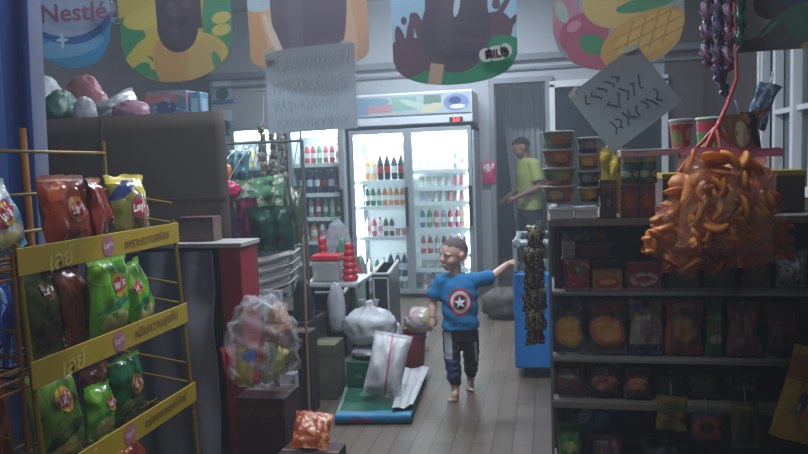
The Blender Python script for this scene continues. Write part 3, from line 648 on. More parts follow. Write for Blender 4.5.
b2, f2 = banner('banner picturing a dark fruit ice lolly wrapped in yellow mango and green leaves', 120, 233, 82,
    [('e', 130, 40, 16, 22, 20, '#4f9b68'), ('e', 222, 25, 18, 46, 0, '#58a070'), ('e', 150, 18, 28, 10, 5, '#d9c766'), ('e', 155, 52, 36, 17, 25, '#d8c25c'), ('e', 152, 68, 14, 9, -40, '#4f9b68'), ('e', 146, 62, 10, 4, -40, '#d8c76a'), ('e', 172, 64, 19, 26, 24, '#cfa768'), ('e', 208, 50, 22, 14, -25, '#d8c25c'), ('e', 206, 63, 17, 24, -18, '#d2b470'), ('e', 138, 74, 14, 8, 40, '#4f9b68'), ('e', 218, 62, 4, 10, 20, '#5fa575'), ('e', 222, 18, 9, 5, 10, '#d8c76a'), ('e', 222, 30, 9, 5, 10, '#d8c76a'), ('r', 178, 2, 23, 26, 2, '#5d5058'), ('e', 178, 28, 21, 22, 0, '#5d5058'), ('e', 172, 10, 5, 7, 20, '#73606a'), ('e', 184, 22, 6, 5, 20, '#4c424a'), ('e', 174, 34, 5, 6, 0, '#6d5c66'), ('e', 186, 2, 5, 6, 0, '#73606a')], '#cdb85c', corner=.33)
b3, f3 = banner('banner picturing a chocolate ice lolly with orange fruit, above the taped white list', 250, 369, 70,
    [('e', 268, 20, 26, 60, 10, '#dcae7c'), ('e', 276, 30, 12, 50, 12, '#e4c09a'), ('e', 262, -4, 20, 14, 20, '#c8d4d8'), ('e', 360, 30, 24, 50, 0, '#dcb08c'), ('e', 348, 30, 8, 44, 6, '#e2bea0'), ('e', 308, 0, 38, 80, 0, '#7c6c76'), ('e', 294, 10, 8, 60, 0, '#877882'), ('e', 276, 44, 4, 30, 20, '#ead8c0')], '#d0b088', corner=.12)
b4, f4 = banner('pale blue banner picturing a brown chocolate lolly over a green swoosh', 392, 517, 85,
    [('e', 412, 60, 30, 22, -10, '#7a5a66'), ('e', 400, 40, 5, 14, 10, '#7a5a66'), ('e', 410, 36, 4, 16, -8, '#7a5a66'), ('e', 420, 30, 5, 18, 15, '#7a5a66'), ('e', 412, 18, 2.5, 5, 0, '#7a5a66'), ('e', 404, 21, 3, 4, 0, '#7a5a66'), ('e', 496, 28, 16, 16, 20, '#7a5a66'), ('e', 500, 12, 3, 20, -35, '#7a5a66'), ('e', 510, 24, 3, 14, -40, '#7a5a66'), ('e', 496, 4, 4, 5, 0, '#7a5a66'),
     ('e', 455, 102, 75, 38, 8, '#3f9d70'), ('e', 500, 62, 30, 26, 15, '#3f9d70'), ('e', 456, 30, 35, 42, 0, '#665761'), ('r', 456, 0, 31, 30, 0, '#665761'), ('e', 446, 20, 8, 30, -8, '#716069'), ('e', 462, 56, 24, 4, 0, '#5a4d57'), ('e', 460, 40, 28, 2, -6, '#74636d'), ('e', 460, 24, 28, 1.5, -6, '#74636d'), ('e', 457, 6, 3, 11, -10, '#d8dce0'), ('r', 436, 76, 7, 12, -10, '#cfae90')], '#b4d2de', corner=.22)
mb = MB()
for cx, cy, rx, ry in ((486, 55, 7, 7), (497, 53, 12, 7.5), (506, 50, 6, 7)): decal(mb, disc2d(rx, ry), lambda x, y, l: f4(x, -y), cx, -cy, 1, 8)
mb.build('logo_plate', mat('logo_white', '#e4e6e4', .4), b4, smooth=False)
mb = MB(); decal(mb, text2d('MILO', .04), lambda x, y, l: f4(x, -y, .002), 497, -53, 24, 8); mb.build('lettering', mat('logo_brown', '#5a2630', .4), b4, smooth=False)
b5, f5 = banner('banner picturing a halved mango, pink fruit and a yellow ice lolly', 553, 684, 70,
    [('e', 566, 20, 16, 26, 0, '#c8909c'), ('e', 584, 34, 26, 22, 20, '#bf6478'), ('e', 590, 56, 26, 18, -35, '#c46c80'), ('e', 574, 26, 8, 5, 30, '#d89aa8'), ('e', 562, 12, 6, 12, 20, '#b8c4b0'), ('e', 612, 4, 30, 24, -10, '#d8bf72'), ('r', 612, -14, 28, 18, -10, '#d8bf72'), ('e', 594, 44, 16, 10, -25, '#5a9c6c'), ('e', 646, 4, 30, 7, 8, '#5a9c6c'), ('e', 644, 38, 46, 25, 24, '#d8ac58'), ('e', 650, 34, 36, 18, 24, '#e0bc62')]
    + [('r', 628+k*13, 40-k*5, .8, 20, -15, '#c09048') for k in range(4)] + [('r', 646, 34+k*11, 40, .8, 24, '#c09048') for k in range(-1, 2)], '#a9b2b2', corner=.33)
b6, f6 = banner('dark brown banner picturing a cream ice cone with green leaves beside the window', 738, 866, 49,
    [('e', 748, 6, 42, 36, 15, '#a39e95'), ('e', 742, -2, 34, 3, 10, '#8a8078'), ('e', 772, 4, 19, 17, 0, '#3a2b2b'), ('e', 774, 24, 20, 5, 42, '#2f6a44'), ('e', 768, 30, 12, 1.5, 42, '#6fa080'), ('e', 806, 16, 20, 26, -15, '#2a6238'), ('e', 796, 0, 20, 5, 8, '#26305e'), ('e', 806, 46, 6, 4, 0, '#a09a40')], '#463b38', flatb=True, trans=.3)
# cord carrying the banners
cd = MB().tube([(-3.9, YBN, 2.268), (-1.5, YBN, 2.262), (.2, YBN, 2.262), (1.55, YBN, 2.268)], .004, 6).build('hanging_line', mat('cord_white', '#b8bcc0', .6)); tag(cd, 'thin pale cord strung across the shop carrying the row of picture banners', 'cord')
# ---- handwritten sheets
def scribble(mb, fn, x0, y0, w, h, n, th, seed, loops=True):
    rnd = random.Random(seed)
    for i in range(n):
        cx = x0 + w*(i+.5)/n; pts = []
        a0 = rnd.uniform(0, 6); k = rnd.uniform(.6, 1.4); hh = h*rnd.uniform(.6, 1)
        for j in range(9):
            t = j/8
            pts.append((cx + w/n*.38*math.sin(a0+t*5*k), y0 + h*.5 + hh*(t-.5) + h*.1*math.cos(a0*2+t*7)))
        for p, q in zip(pts, pts[1:]):
            d = V((q[0]-p[0], q[1]-p[1], 0)); L = d.length or 1; nx, ny = -d.y/L*th/2, d.x/L*th/2
            mb.add([fn(p[0]-nx, p[1]-ny), fn(q[0]-nx, q[1]-ny), fn(q[0]+nx, q[1]+ny), fn(p[0]+nx, p[1]+ny)], [[0, 1, 2, 3]])
def sheet_thing(name, label, ctr, w, h, deg, y, ink, lines, th, sleeve, seed, cat='paper sheet', col='#b4bcc0'):
    t = thing(name, label, cat, ctr, (0, -rad(deg), 0))
    bend = lambda x, z: .012*math.sin(x*9+seed) + .006*math.sin(z*13)
    MB().sheet(lambda u, v: V(((u-.5)*w, bend((u-.5)*w, (v-.5)*h), (v-.5)*h)), 14, 12).build('sheet', mat(name+'_paper', col, .6, var=.04, scale=8, trans=.55), t, smooth='all', solid=.001)
    mb = MB(); fn = lambda x, y_: V((x, bend(x, y_)-.0018, y_))
    for k, (yy, hh, x0, x1, n) in enumerate(lines): scribble(mb, fn, x0*w, yy*h, (x1-x0)*w, hh*h, n, th, seed*10+k)
    mb.build('handwriting', mat(name+'_ink', ink, .6), t, smooth=False)
    if sleeve:
        MB().sheet(lambda u, v: V(((u-.5)*w*1.05, bend((u-.5)*w, (v-.5)*h)-.006, (v-.5)*h*1.04)), 14, 12).build('plastic_sleeve', film('sleeve_film', '#e8eef0', .12, .15), t, smooth='all')
    for sx in (-1, 1):
        MB().box((sx*w*.42, -.003, h*.49), (.04, .002, .018), (0, sx*.3, 0)).build('tape', film('tape_film', '#d8d8c8', .6, .3), t, smooth=False)
    return t
YP = 2.40
pa = ony(262, 50, YP); pb_ = ony(360, 129, YP)
sheet_thing('price_list', 'white sheet of faint handwriting in a plastic sleeve, taped below the chocolate lolly banner', ((pa.x+pb_.x)/2, YP, (pa.z+pb_.z)/2), pb_.x-pa.x-.01, pa.z-pb_.z, 1, YP, '#98a2a8',
    [(.22, .2, -.44, .45, 30), (-.05, .2, -.44, .42, 28), (-.25, .14, -.44, .3, 22), (-.45, .13, -.4, .42, 20)], .0022, True, 3, col='#ccd4d8')
c = ony(624, 99, YP-.03)
sheet_thing('handwritten_notice', 'white handwritten notice hanging askew below the mango banner', (c.x, YP-.03, c.z), .262, .235, 36, YP, '#3c474c',
    [(.2, .16, -.4, .12, 5), (-.05, .2, -.22, .32, 5), (-.34, .2, -.36, .36, 8)], .0042, False, 5, col='#aeb4b6')
# ---- twisted candy strips hanging beside the brown banner
sm = [printed('#75456c', [('n', 9, .5, '#b8849c'), ('n', 14, .58, '#2a2438')], .25, bump=.4), printed('#403a58', [('n', 11, .53, '#8a80a0'), ('n', 15, .6, '#9a4a60')], .25, bump=.4)]
def strip(px, py1, mt, label, y=2.38, r=.0145):
    top = ony(px, -60, y); bot = ony(px, py1, y); t = thing('hanging_candy_strip', label, 'candy', (bot.x, y, bot.z), 0, 'candy strips beside the window')
    L = 2.26-bot.z; n = int(L/.018); pts = []; rs = []
    for i in range(n*2+1):
        z = L*i/(2*n); pts.append(V((.006*math.sin(i*.9), .006*math.cos(i*.9), z))); rs.append(r*(.65 if i % 2 == 0 else 1.15))
    MB().tube(pts, rs, 8).build('wrapped_candies', mt, t, smooth='all')
    MB().tube([(0, 0, L), (0, 0, L+.02)], .002, 5).build('loop', mat('string_white', '#a8a8a8'), t)
strip(706, 66, sm[0], 'short pink and purple twisted candy strip nearest the mango banner')
strip(717, 82, sm[1], 'dark purple twisted candy strip between the two pink ones')
strip(728, 70, sm[0], 'pink and purple twisted candy strip beside the green strip')
strip(723, 96, sm[1], 'longest dark candy strip, behind the pink pair', y=2.412)
strip(740, 52, mat('green_wrap', '#2d5a44', .3, var=.3, scale=60), 'green twisted candy strip beside the brown cone banner', r=.013)
cd2 = MB().tube([(.3, 2.38, 2.285), (1.55, 2.38, 2.285)], .006, 6).tube([(.3, 2.412, 2.285), (1.55, 2.412, 2.285)], .006, 6).build('hanging_rail', mat('rail_steel', '#7a7d80', .4, metal=.6)); tag(cd2, 'pair of thin steel rods above the shelf from which the candy strips hang', 'rail')
# cartoon-free small strips hanging by banner two (foil sachets)
t = thing('hanging_foil_strip', 'strip of small silver sachets hanging between the blue and mango banners', 'sachets', ony(114, 26, 2.5))
for k in range(5):
    mb = MB(); mb2 = pillow(mb, .035, .04, .014, 40+k); o = mb.build('sachet', mat('silver_foil', '#b8bcc0', .2, metal=.8, bump=.4), t); o.location = (random.uniform(-.006, .006), 0, .045*k)
# ================================================================== SNACK RACK (left)
yel = printed('#c9a516', [('n', 3, .62, '#b8940f')], .45)
ystrip = mat('rack_yellow', '#a88e1c', .45, var=.08, scale=10); wire = mat('rack_wire', '#8c6e1c', .4, metal=.2, var=.1)
brownw = mat('brown_wire', '#7a4a22', .5, var=.15)
rack = thing('snack_rack', 'yellow wire snack rack with three printed yellow shelf fronts', 'rack', (0, 0, 0))
RYA, RYB = 1.735, 2.60
def rx(z): return -1.455 - .05*(z-.2)          # front plane leans back a little towards the top
ZT = (1.206, .873, .54)
for y in (RYA, RYB):
    MB().tube([(rx(0), y, 0), (rx(1.22), y, 1.22)], .008, 8).build('front_post', wire, rack)
    MB().tube([(-1.78, y, 0), (-1.80, y, 1.55)], .008, 8).build('back_post', wire, rack)
thai = ['เพราะความอร่อย', 'หยิบความสุขกัน', 'อร่อยจนหยุดไม่อยู่']
for i, z in enumerate(ZT):
    x = rx(z); H = .082
    st = MB().box((x+.012, (RYA+RYB)/2, z-H/2), (.006, RYB-RYA+.03, H)).build('shelf_front', ystrip, rack, smooth=False, bevel=.002)
    fn = lambda a, b, l: V((x+.0165+l, a, z-H/2+b))
    mb = MB(); decal(mb, disc2d(.033, .036), fn, RYA+.405, 0, 1); mb.build('logo_disc', mat('logo_rose', '#a8697a', .4), st, smooth=False)
    mb = MB(); decal(mb, text2d('Lay\u2019s', .03, .2), fn, RYA+.405, 0, .05, 8, lift=.001); mb.build('logo_lettering', mat('logo_pale', '#d8c8cc', .4), st, smooth=False)
    mb = MB(); decal(mb, text2d(thai[i], .015, .1), fn, RYA+.65, .002, .30, 2); mb.build('shelf_lettering', mat('ink_brown', '#75501a', .5), st, smooth=False)
    mb = MB(); decal(mb, text2d('เลย์', .02, .2), fn, RYA+.17, -.008, .12, 5); mb.build('faded_lettering', mat('ink_faded', '#c0ae58', .5), st, smooth=False)
    sh = MB()
    for k in range(6): sh.tube([(x-.02-.07*k, RYA, z-H+.008), (x-.02-.07*k, RYB, z-H+.008)], .003, 6)
    for k in range(9): sh.tube([(x, RYA+.1*k+.03, z-H+.004), (-1.79, RYA+.1*k+.03, z-H+.004)], .003, 6)
    sh.build('shelf_wire_grid', wire, rack)
    for zz in (.03, .11):
        for y in ((RYA, RYB) if i else (RYB,)): MB().tube([(x, y, z+zz-.03), (-1.80, y, z+zz+.02)], .005, 6).build('side_rail', wire, rack)
for z in (1.22, 1.35, 1.5): MB().tube([(-1.795, RYA, z), (-1.795, RYB, z)], .006, 6).build('back_rail', wire, rack)
zb0 = .215; MB().box((rx(.2)+.012, (RYA+RYB)/2, zb0-.06), (.006, RYB-RYA+.03, .05)).box((-1.65, (RYA+RYB)/2, .14), (.4, RYB-RYA, .008)).build('bottom_tray', ystrip, rack, smooth=False)
# ---- crisp bags
def crisp_bag(label, loc, rot, w, h, t, pm, seed, logo=(0, .62, .42), group=None, name='crisp_bag', sealm=None, txt='Lay\u2019s', seal=.07, disc='#c9a02c', red='#a82c34'):
    o = thing(name, label, 'snack bag', loc, rot, group)
    mb = MB(); at = pillow(mb, w, h, t, seed, 0, 16, 22, seal); mb.build('pouch', pm, o, smooth='all')
    if sealm:
        mb = MB()
        for sd in (-1, 1): mb.sheet(lambda a, b: at((2*a-1)*1.005, .925+.075*b, sd)+V((0, sd*.002, .001)), 16, 3)
        mb.build('crimped_seal', sealm, o, smooth='all')
    if logo:
        cx, cv, s = logo
        fn = lambda x, y, l: at(cx+x*2/w, cv+y/h, -1) - V((0, .0022+l, 0))
        mb = MB(); decal(mb, disc2d(s*w*.46, s*w*.46), fn, 0, 0, 1); mb.build('logo_disc', mat('sun_'+disc, disc, .35), o, smooth='all')
        mb = MB(); decal(mb, disc2d(s*w*.44, s*w*.27), fn, 0, 0, 1, 12, lift=.0012); mb.build('logo_ribbon', mat('ribbon_'+red, red, .35), o, smooth='all')
        mb = MB(); decal(mb, text2d(txt, .03, .2), fn, 0, 0, s*w*.78, 12, lift=.0026); mb.build('logo_lettering', mat('logo_white2', '#e8dcd8', .4), o, smooth='all')
    return o
def prt(base, spots, rough=.22, bump=.25): return printed(base, spots, rough, bump=bump, coat=.4)
redbag = prt('#8f3822', [('e', .5, .2, .3, .13, 0, '#5a2418'), ('e', .3, .8, .25, .1, 20, '#b8582c'), ('n', 5, .62, '#7a2a1a')])
dredbag = prt('#7d2c22', [('e', .5, .25, .35, .15, 0, '#4a2018'), ('n', 5, .6, '#5c221c')])
yelbag = prt('#6f6726', [('r', .5, .95, .5, .07, 0, '#c8b640'), ('e', .35, .82, .4, .10, 25, '#27305c'), ('e', .8, .8, .22, .12, -30, '#c2b23c'), ('e', .5, .25, .35, .15, 0, '#7a6a3a'), ('n', 5, .64, '#4c4a20')])
greenbag = prt('#62a02c', [('e', .5, .22, .33, .14, 0, '#b9b87a'), ('e', .45, .42, .4, .05, 8, '#2d7a4a'), ('e', .2, .8, .2, .12, 0, '#8fcb3c'), ('n', 5, .62, '#4f9a24')])
olivebag = prt('#5a7a2c', [('e', .5, .3, .4, .1, 10, '#2d4a28'), ('e', .5, .15, .3, .1, 0, '#8a8a50'), ('n', 5, .6, '#41602a')])
dgreenbag = prt('#1f6a3c', [('e', .5, .2, .33, .12, 0, '#6a7a4a'), ('n', 5, .6, '#174c30')])
shadebag = prt('#3c4a20', [('e', .5, .25, .35, .15, 0, '#3a2a1c'), ('n', 4, .6, '#2c3a1a')])  # shade of the rack shelf painted into this bag's colours
paleb = prt('#c9b878', [('e', .4, .4, .2, .2, 0, '#a83a2a'), ('n', 5, .6, '#b09a5a')])
bbrown = prt('#74402c', [('n', 5, .58, '#552a20')])
sred = mat('seal_red', '#c07a5a', .25, coat=.3, bump=.3, scale=60); syel = mat('seal_yellow', '#c4b244', .25, coat=.3, bump=.3, scale=60); sgrn = mat('seal_green', '#7fbf48', .25, coat=.3, bump=.3, scale=60)
RZ = PI/2
def rb(label, pxa, pxb, pyt, zf, xp, pm, seed, yaw=0, lean=-.10, roll=0, t=.075, **k):
    pym = (pyt + 60)
    a = onx(pxa, pym, xp); b = onx(pxb, pym, xp); zt = onx((pxa+pxb)/2, pyt, xp).z
    return crisp_bag(label, (xp-.04, (a.y+b.y)/2, zf+.016), Euler((lean, roll, RZ+yaw), 'XYZ'), abs(b.y-a.y)*.98, (zt-zf-.012)*1.04, t, pm, seed, **k)
Z1, Z2, Z3 = [z-.074 for z in ZT]
rb('orange-red crisp bag with pale top seal on the rack\u2019s top shelf, beside the wire side', 57, 103, 179, Z1, -1.56, redbag, 1, sealm=sred, logo=(.15, .55, .42), disc='#b8862c')
rb('dark red crisp bag standing edge-on in the middle of the rack\u2019s top shelf', 99, 127, 181, Z1, -1.56, dredbag, 2, yaw=.35, sealm=sred, logo=None)
rb('yellow and navy crisp bag at the counter end of the rack\u2019s top shelf', 124, 161, 178, Z1, -1.56, yelbag, 3, sealm=syel, logo=(.1, .5, .42), disc='#8a4a50')
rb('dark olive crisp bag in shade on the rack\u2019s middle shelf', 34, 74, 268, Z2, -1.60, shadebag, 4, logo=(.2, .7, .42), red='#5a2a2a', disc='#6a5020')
rb('reddish brown crisp bag between olive and bright green bags on the middle shelf', 76, 100, 268, Z2, -1.58, bbrown, 5, logo=None)
rb('bright green crisp bag in the middle of the rack\u2019s middle shelf', 98, 138, 260, Z2, -1.53, greenbag, 6, lean=.02, sealm=sgrn, logo=(.1, .66, .42), disc='#b89a2c', t=.09)
rb('bright green crisp bag tilted at the counter end of the rack\u2019s middle shelf', 143, 166, 262, Z2, -1.51, greenbag, 7, roll=-.22, sealm=sgrn, logo=(-.3, .66, .42), disc='#b89a2c')
rb('large olive green crisp bag on the rack\u2019s lowest shelf beside the near post', 46, 94, 374, Z3, -1.53, olivebag, 8, sealm=sgrn, logo=(0, .68, .42), t=.1)
rb('small bright green crisp bag leaning in the middle of the rack\u2019s lowest shelf', 98, 126, 386, Z3, -1.53, greenbag, 9, roll=.1, logo=(.4, .6, .42))
rb('dark green crisp bag at the counter end of the rack\u2019s lowest shelf', 124, 156, 358, Z3, -1.57, dgreenbag, 10, sealm=sgrn, logo=(.1, .5, .42))
rb('reddish brown crisp bag at the back of the rack\u2019s lowest shelf', 96, 126, 368, Z3, -1.70, bbrown, 11, logo=None)
crisp_bag('pale yellow and red snack bag lying in the rack\u2019s bottom tray', (-1.60, 2.26, .20), Euler((-.5, .2, RZ), 'XYZ'), .2, .22, .08, paleb, 12, logo=None)
crisp_bag('reddish snack bag beside the pale one in the rack\u2019s bottom tray', (-1.62, 2.44, .20), Euler((-.35, -.3, RZ), 'XYZ'), .16, .18, .07, redbag, 13, logo=None)
crisp_bag('white and orange snack bag standing in the rack\u2019s bottom tray beside the near post', (-1.62, 1.99, .20), Euler((-.3, .1, RZ), 'XYZ'), .18, .2, .07, prt('#c8a890', [('n', 4, .55, '#b05a30')]), 14, logo=None)
# ---- neighbouring basket rack at the near end
bk = thing('basket_rack', 'brown wire basket rack standing at the near end of the yellow snack rack', 'rack', (0, 0, 0))
BX0, BX1, BY0, BY1 = -1.95, -1.50, 1.25, 1.71
for x in (BX0, BX1):
    for y in (BY0, BY1): MB().tube([(x, y, 0), (x, y, 1.2)], .007, 8).build('post', brownw, bk)
for z in (.45, .80, 1.12):
    s = MB()
    for k in range(9): s.tube([(BX0, BY0+.055*k, z), (BX1, BY0+.055*k, z)], .003, 6)
    for zz in (0, .03, .06): s.tube([(BX0, BY0, z+zz), (BX1, BY0, z+zz), (BX1, BY1, z+zz), (BX0, BY1, z+zz), (BX0, BY0, z+zz)], .005, 6)
    s.build('wire_basket', brownw, bk)
bluebag = prt('#7fb4cc', [('e', .5, .62, .3, .16, 20, '#b8404a'), ('r', .5, .9, .5, .12, 0, '#dfe8ea'), ('e', .5, .3, .35, .15, 0, '#d8c890'), ('n', 4, .6, '#d8e4ea')])
dbl = prt('#27489a', [('n', 4, .55, '#8fb0d8'), ('e', .5, .5, .3, .2, 20, '#1a2a66')])
rb('light blue and white snack bag leaning at the near end of the rack\u2019s top shelf', -6, 42, 188, Z1+.02, -1.60, bluebag, 21, roll=-.30, yaw=.1, t=.09, logo=(0, .6, .42), sealm=mat('seal_pale', '#c8d8dc', .25, coat=.3, bump=.3, scale=60))
rb('blue and silver snack bag in the brown rack\u2019s middle basket', 1, 21, 282, .81, -1.62, dbl, 22, roll=.15, logo=None)
rb('brown snack bag standing in the brown rack\u2019s bottom basket', 1, 22, 345, .46, -1.60, bbrown, 24, logo=None)
crisp_bag('orange brown snack bag on the floor under the brown baskets', (-1.60, 1.64, .02), Euler((-.1, .1, RZ), 'XYZ'), .16, .26, .09, prt('#8a4a22', [('n', 4, .6, '#5c2c18')]), 26, logo=None)
# ---- blue curtain and leaning wooden pole
def bc(u, v):
    x = -2.40 + .47*u + .06*(1-v)*(u-.8) + .09*v*u; return V((x, 2.36+.035*math.sin(u*19)*(1-.3*v)+.01*nz((u*4, v*4, 0), 1, 8), .35+2.1*v))
bcm = printed('#3c60ac', [('r', .62, .5, .05, .5, 0, '#5d7fc4'), ('r', .97, .5, .035, .5, 0, '#b4c0dc'), ('r', .3, .5, .06, .5, 0, '#3f66b4')], .45, trans=.25, var=.08)
cu = tag(MB().sheet(bc, 60, 10).build('blue_curtain', bcm, smooth='all', solid=.003), 'blue tarpaulin curtain hanging behind the yellow snack rack', 'curtain')
MB().tube([(-2.45, 2.36, 2.46), (-1.72, 2.36, 2.46)], .012, 8).build('rod', alu, cu)
p1 = ony(22, 128, 2.26); p2 = ony(31, 240, 2.26); d = p1-p2
tag(MB().tube([p2-d*(p2.z/d.z), p1], .013, 10).build('wooden_pole', mat('orange_wood', '#a86a2c', .5, var=.2, scale=20)), 'orange wooden pole leaning upright against the blue curtain', 'pole')
# ================================================================== SHELF OF GROCERIES (right)
SY = 2.86; SX0, SX1 = -.005, 1.5
shm = mat('shelf_board', '#76716b', .5, var=.08); postm = mat('shelf_post_dark', '#2c2424', .5, var=.1); posts = mat('shelf_post_grey', '#7c8084', .4, metal=.3)
shelf = thing('grocery_shelf', 'grey metal grocery shelving unit with dark posts, packed with boxes and packets', 'shelf', (0, 0, 0))
SZ = {'top': 1.168, 'mid': .872, 'low': .60, 'base': .422, 'foot': .06}
for k, z in SZ.items():
    th = .012 if k in ('mid', 'low') else .028
    b = MB().box(((SX0+SX1)/2, SY+.2, z-th/2), (SX1-SX0, .40, th)).build('shelf_board', shm, shelf, smooth=False, bevel=.003)
    if k in ('mid', 'low'): MB().box(((SX0+SX1)/2, SY-.002, z+.006), (SX1-SX0, .004, .03)).build('clear_lip', film('clear_lip', '#808890', .18, .1), b, smooth=False)
for x in (SX0+.035, SX1-.03):
    for y in (SY+.115, SY+.37): MB().box((x, y, .585), (.03, .03, 1.165)).build('post', postm, shelf, smooth=False, bevel=.003)
MB().box((SX0+.004, SY+.02, .585), (.012, .02, 1.165)).build('edge_strip', posts, shelf, smooth=False)
MB().box(((SX0+SX1)/2, SY+.405, .6), (SX1-SX0, .008, 1.13)).build('back_panel', mat('shelf_back', '#4a4644', .7), shelf, smooth=False)
def carton(name, label, cat, px0, px1, pyt, z0, y, dep, pm, lid=None, group=None, text=None, tcol='#e8dcc8', ztop=None):
    """box standing on z0 whose front covers px0..px1 up to row pyt on plane y"""
    pm_ = (px0+px1)/2; a = ony(px0, pyt, y).x; b = ony(px1, pyt, y).x; zt = ztop or ony(pm_, pyt, y).z
    t = thing(name, label, cat, ((a+b)/2, y+dep/2, z0+.001), 0, group); w, h = b-a, zt-z0-.001
    MB().box((0, 0, h/2), (w-.004, dep, h)).build('carton_body', pm, t, smooth=False, bevel=.003)
    if lid: MB().box((0, 0, h-lid[0]/2+.001), (w, dep+.006, lid[0])).build('lid', mat('lid_'+lid[1], lid[1], .45, var=.08), t, smooth=False, bevel=.002)
    else: MB().box((0, 0, h+.0008), (w*.98, .012, .0012)).build('lid_seam', mat('seam_tape', '#8a7a60', .5), t, smooth=False)
    if text:
        mb = MB(); decal(mb, text2d(text, .03), lambda x, yy, l: V((x, -dep/2-.002, h*.72+yy)), 0, 0, w*.62); mb.build('lettering', mat('ink_'+tcol, tcol, .5), t, smooth=False)
    return t
ZT_ = SZ['top']
# white flat boxes
whitep = printed('#c8ccd0', [('r', .5, .5, .5, .03, 0, '#9aa4ac')], .5)
carton('white_box', 'white flat box at the aisle end of the shelf\u2019s top board, under the noodle bowls', 'box', 549, 574, 208, ZT_, SY+.005, .12, whitep, lid=(.012, '#d4d8da'))
carton('white_box', 'second white flat box along the top board, beside the brown box', 'box', 574.5, 598, 208, ZT_, SY+.005, .12, whitep, lid=(.012, '#d4d8da'))
carton('brown_box', 'tall dark brown box beside the white flat boxes on the top board', 'box', 600, 617, 180, ZT_, SY+.01, .09, printed('#4a342e', [('r', .5, .4, .28, .25, 0, '#2c2222'), ('e', .5, .42, .16, .12, 0, '#6a5048'), ('r', .5, .85, .4, .06, 0, '#6a4a40')], .5))
# noodle bowls
bowlp = [printed(b, [('r', .5, .2, .5, .1, 0, c2), ('e', .55, .55, .16, .25, 10, c1), ('e', .2, .5, .12, .2, 0, c3), ('e', .85, .5, .1, .2, 0, c3)], .35, bump=.05) for b, c1, c2, c3 in
         (('#6f8a6c', '#b86a52', '#4f6a50', '#8aa078'), ('#a8705c', '#c88868', '#7a4a40', '#8a8a60'), ('#7f8f74', '#a0a878', '#a85a48', '#566a50'), ('#98776a', '#b8b088', '#6a4a44', '#b06a54'), ('#b09048', '#d0a850', '#4a4a58', '#8a6a3a'), ('#5a5f6c', '#8a8a90', '#3a3a48', '#a08848'))]
clear = film('clear_tub', '#d8e4e6', .45, .12); rim = mat('bowl_rim', '#c8ccca', .3)
def bowl(label, x, y, z, r0, r1, h, pm, grp):
    t = thing('noodle_bowl', label, 'instant noodles', (x, y, z), random.uniform(-.4, .4), grp)
    MB().lathe([(r0*.9, 0), (r0, .004), (r1, h-.008)], n=24).build('tub', pm, t)
    MB().lathe([(r1*.94, h-.009), (r1+.004, h-.008), (r1+.005, h-.003), (r1*.95, h-.0015)], n=24).build('rim', rim, t)
    MB().lathe([(r1*.93, h-.003), (r1*.93, h-.0012)], n=24).build('lid_foil', pm, t)
p0 = ony(559, 207, SY+.085); zz = ony(559, 207, SY+.085).z; zb_ = max(zz, ZT_+.064)
hb = .0735
for i in range(4):
    bowl(f'wide instant noodle bowl, {ORD[i]} from the bottom of the stack at the shelf\u2019s aisle end', p0.x+.002*(i % 2), SY+.075, ZT_+.0625+i*hb, .052, .064, hb, bowlp[(3, 2, 1, 0)[i]], 'wide noodle bowls')
p1 = ony(589, 207, SY+.07)
for i in range(4):
    bowl(f'small instant noodle cup, {ORD[i]} from the bottom of the stack beside the wide bowls', p1.x, SY+.07, ZT_+.0625+i*.066, .036, .046, .066, bowlp[(4, 5, 4, 5)[i]], 'small noodle cups')
# yellow pack, jars, red packs, flat box and cups further along the top board
yp = printed('#b09424', [('e', .5, .6, .35, .2, 0, '#d0b83c'), ('n', 5, .58, '#7a6a20')], .3, bump=.2)
crisp_bag('yellow soup packet standing behind the tall brown box', (ony(612, 160, SY+.2).x, SY+.2, ZT_+.005), Euler((-.05, .03, 0)), .10, .28, .04, yp, 61, logo=None, name='soup_packet')
redp = printed('#6a2a26', [('e', .5, .5, .3, .2, 0, '#8f3a30'), ('r', .5, .88, .5, .06, 0, '#4a3028'), ('n', 6, .6, '#4a2220')], .4)
carton('red_carton', 'dark red carton under the first green jar on the top board', 'box', 621, 638.5, 184, ZT_, SY+.02, .1, redp)
carton('red_carton', 'dark red carton under the second green jar on the top board', 'box', 639, 656, 184, ZT_, SY+.02, .1, redp)
zr = ony(638, 184, SY+.02).z
jarp = printed('#2f5a4a', [('e', .3, .45, .2, .16, 0, '#a0a49a'), ('e', .8, .45, .2, .16, 0, '#a0a49a')], .25)
def jar(label, x, y, z, r, h, pm, lidc, cat='jar', name='sauce_jar'):
    t = thing(name, label, cat, (x, y, z)); MB().lathe([(r*.92, 0), (r, .005), (r, h*.74), (r*.85, h*.82)], n=18).build('jar_body', pm, t)
    MB().lathe([(r*.9, h*.82), (r*.94, h*.83), (r*.94, h*.98), (r*.9, h)], n=18).build('lid', mat('jlid_'+lidc, lidc, .4), t); return t
zf = ony(638, 157, SY+.06).z
jar('green labelled jar with pale lid on a dark red carton, nearer the yellow packet', ony(630, 170, SY+.07).x, SY+.07, zr+.001, .034, zf-zr-.002, jarp, '#b0b0aa')
jar('green labelled jar with pale lid on a dark red carton, nearer the orange crackers', ony(648, 170, SY+.07).x, SY+.07, zr+.001, .034, zf-zr-.002, jarp, '#b0b0aa')
carton('flat_box', 'flat white and pink box lying on the two green jars', 'box', 620, 690, 149, zf+.001, SY+.02, .11, printed('#b8aeb4', [('r', .5, .3, .5, .2, 0, '#c08a98'), ('r', .3, .7, .1, .2, 0, '#7a8a88')], .4), lid=(.008, '#b8bcbc'))
zfl = ony(655, 149, SY+.02).z+.003
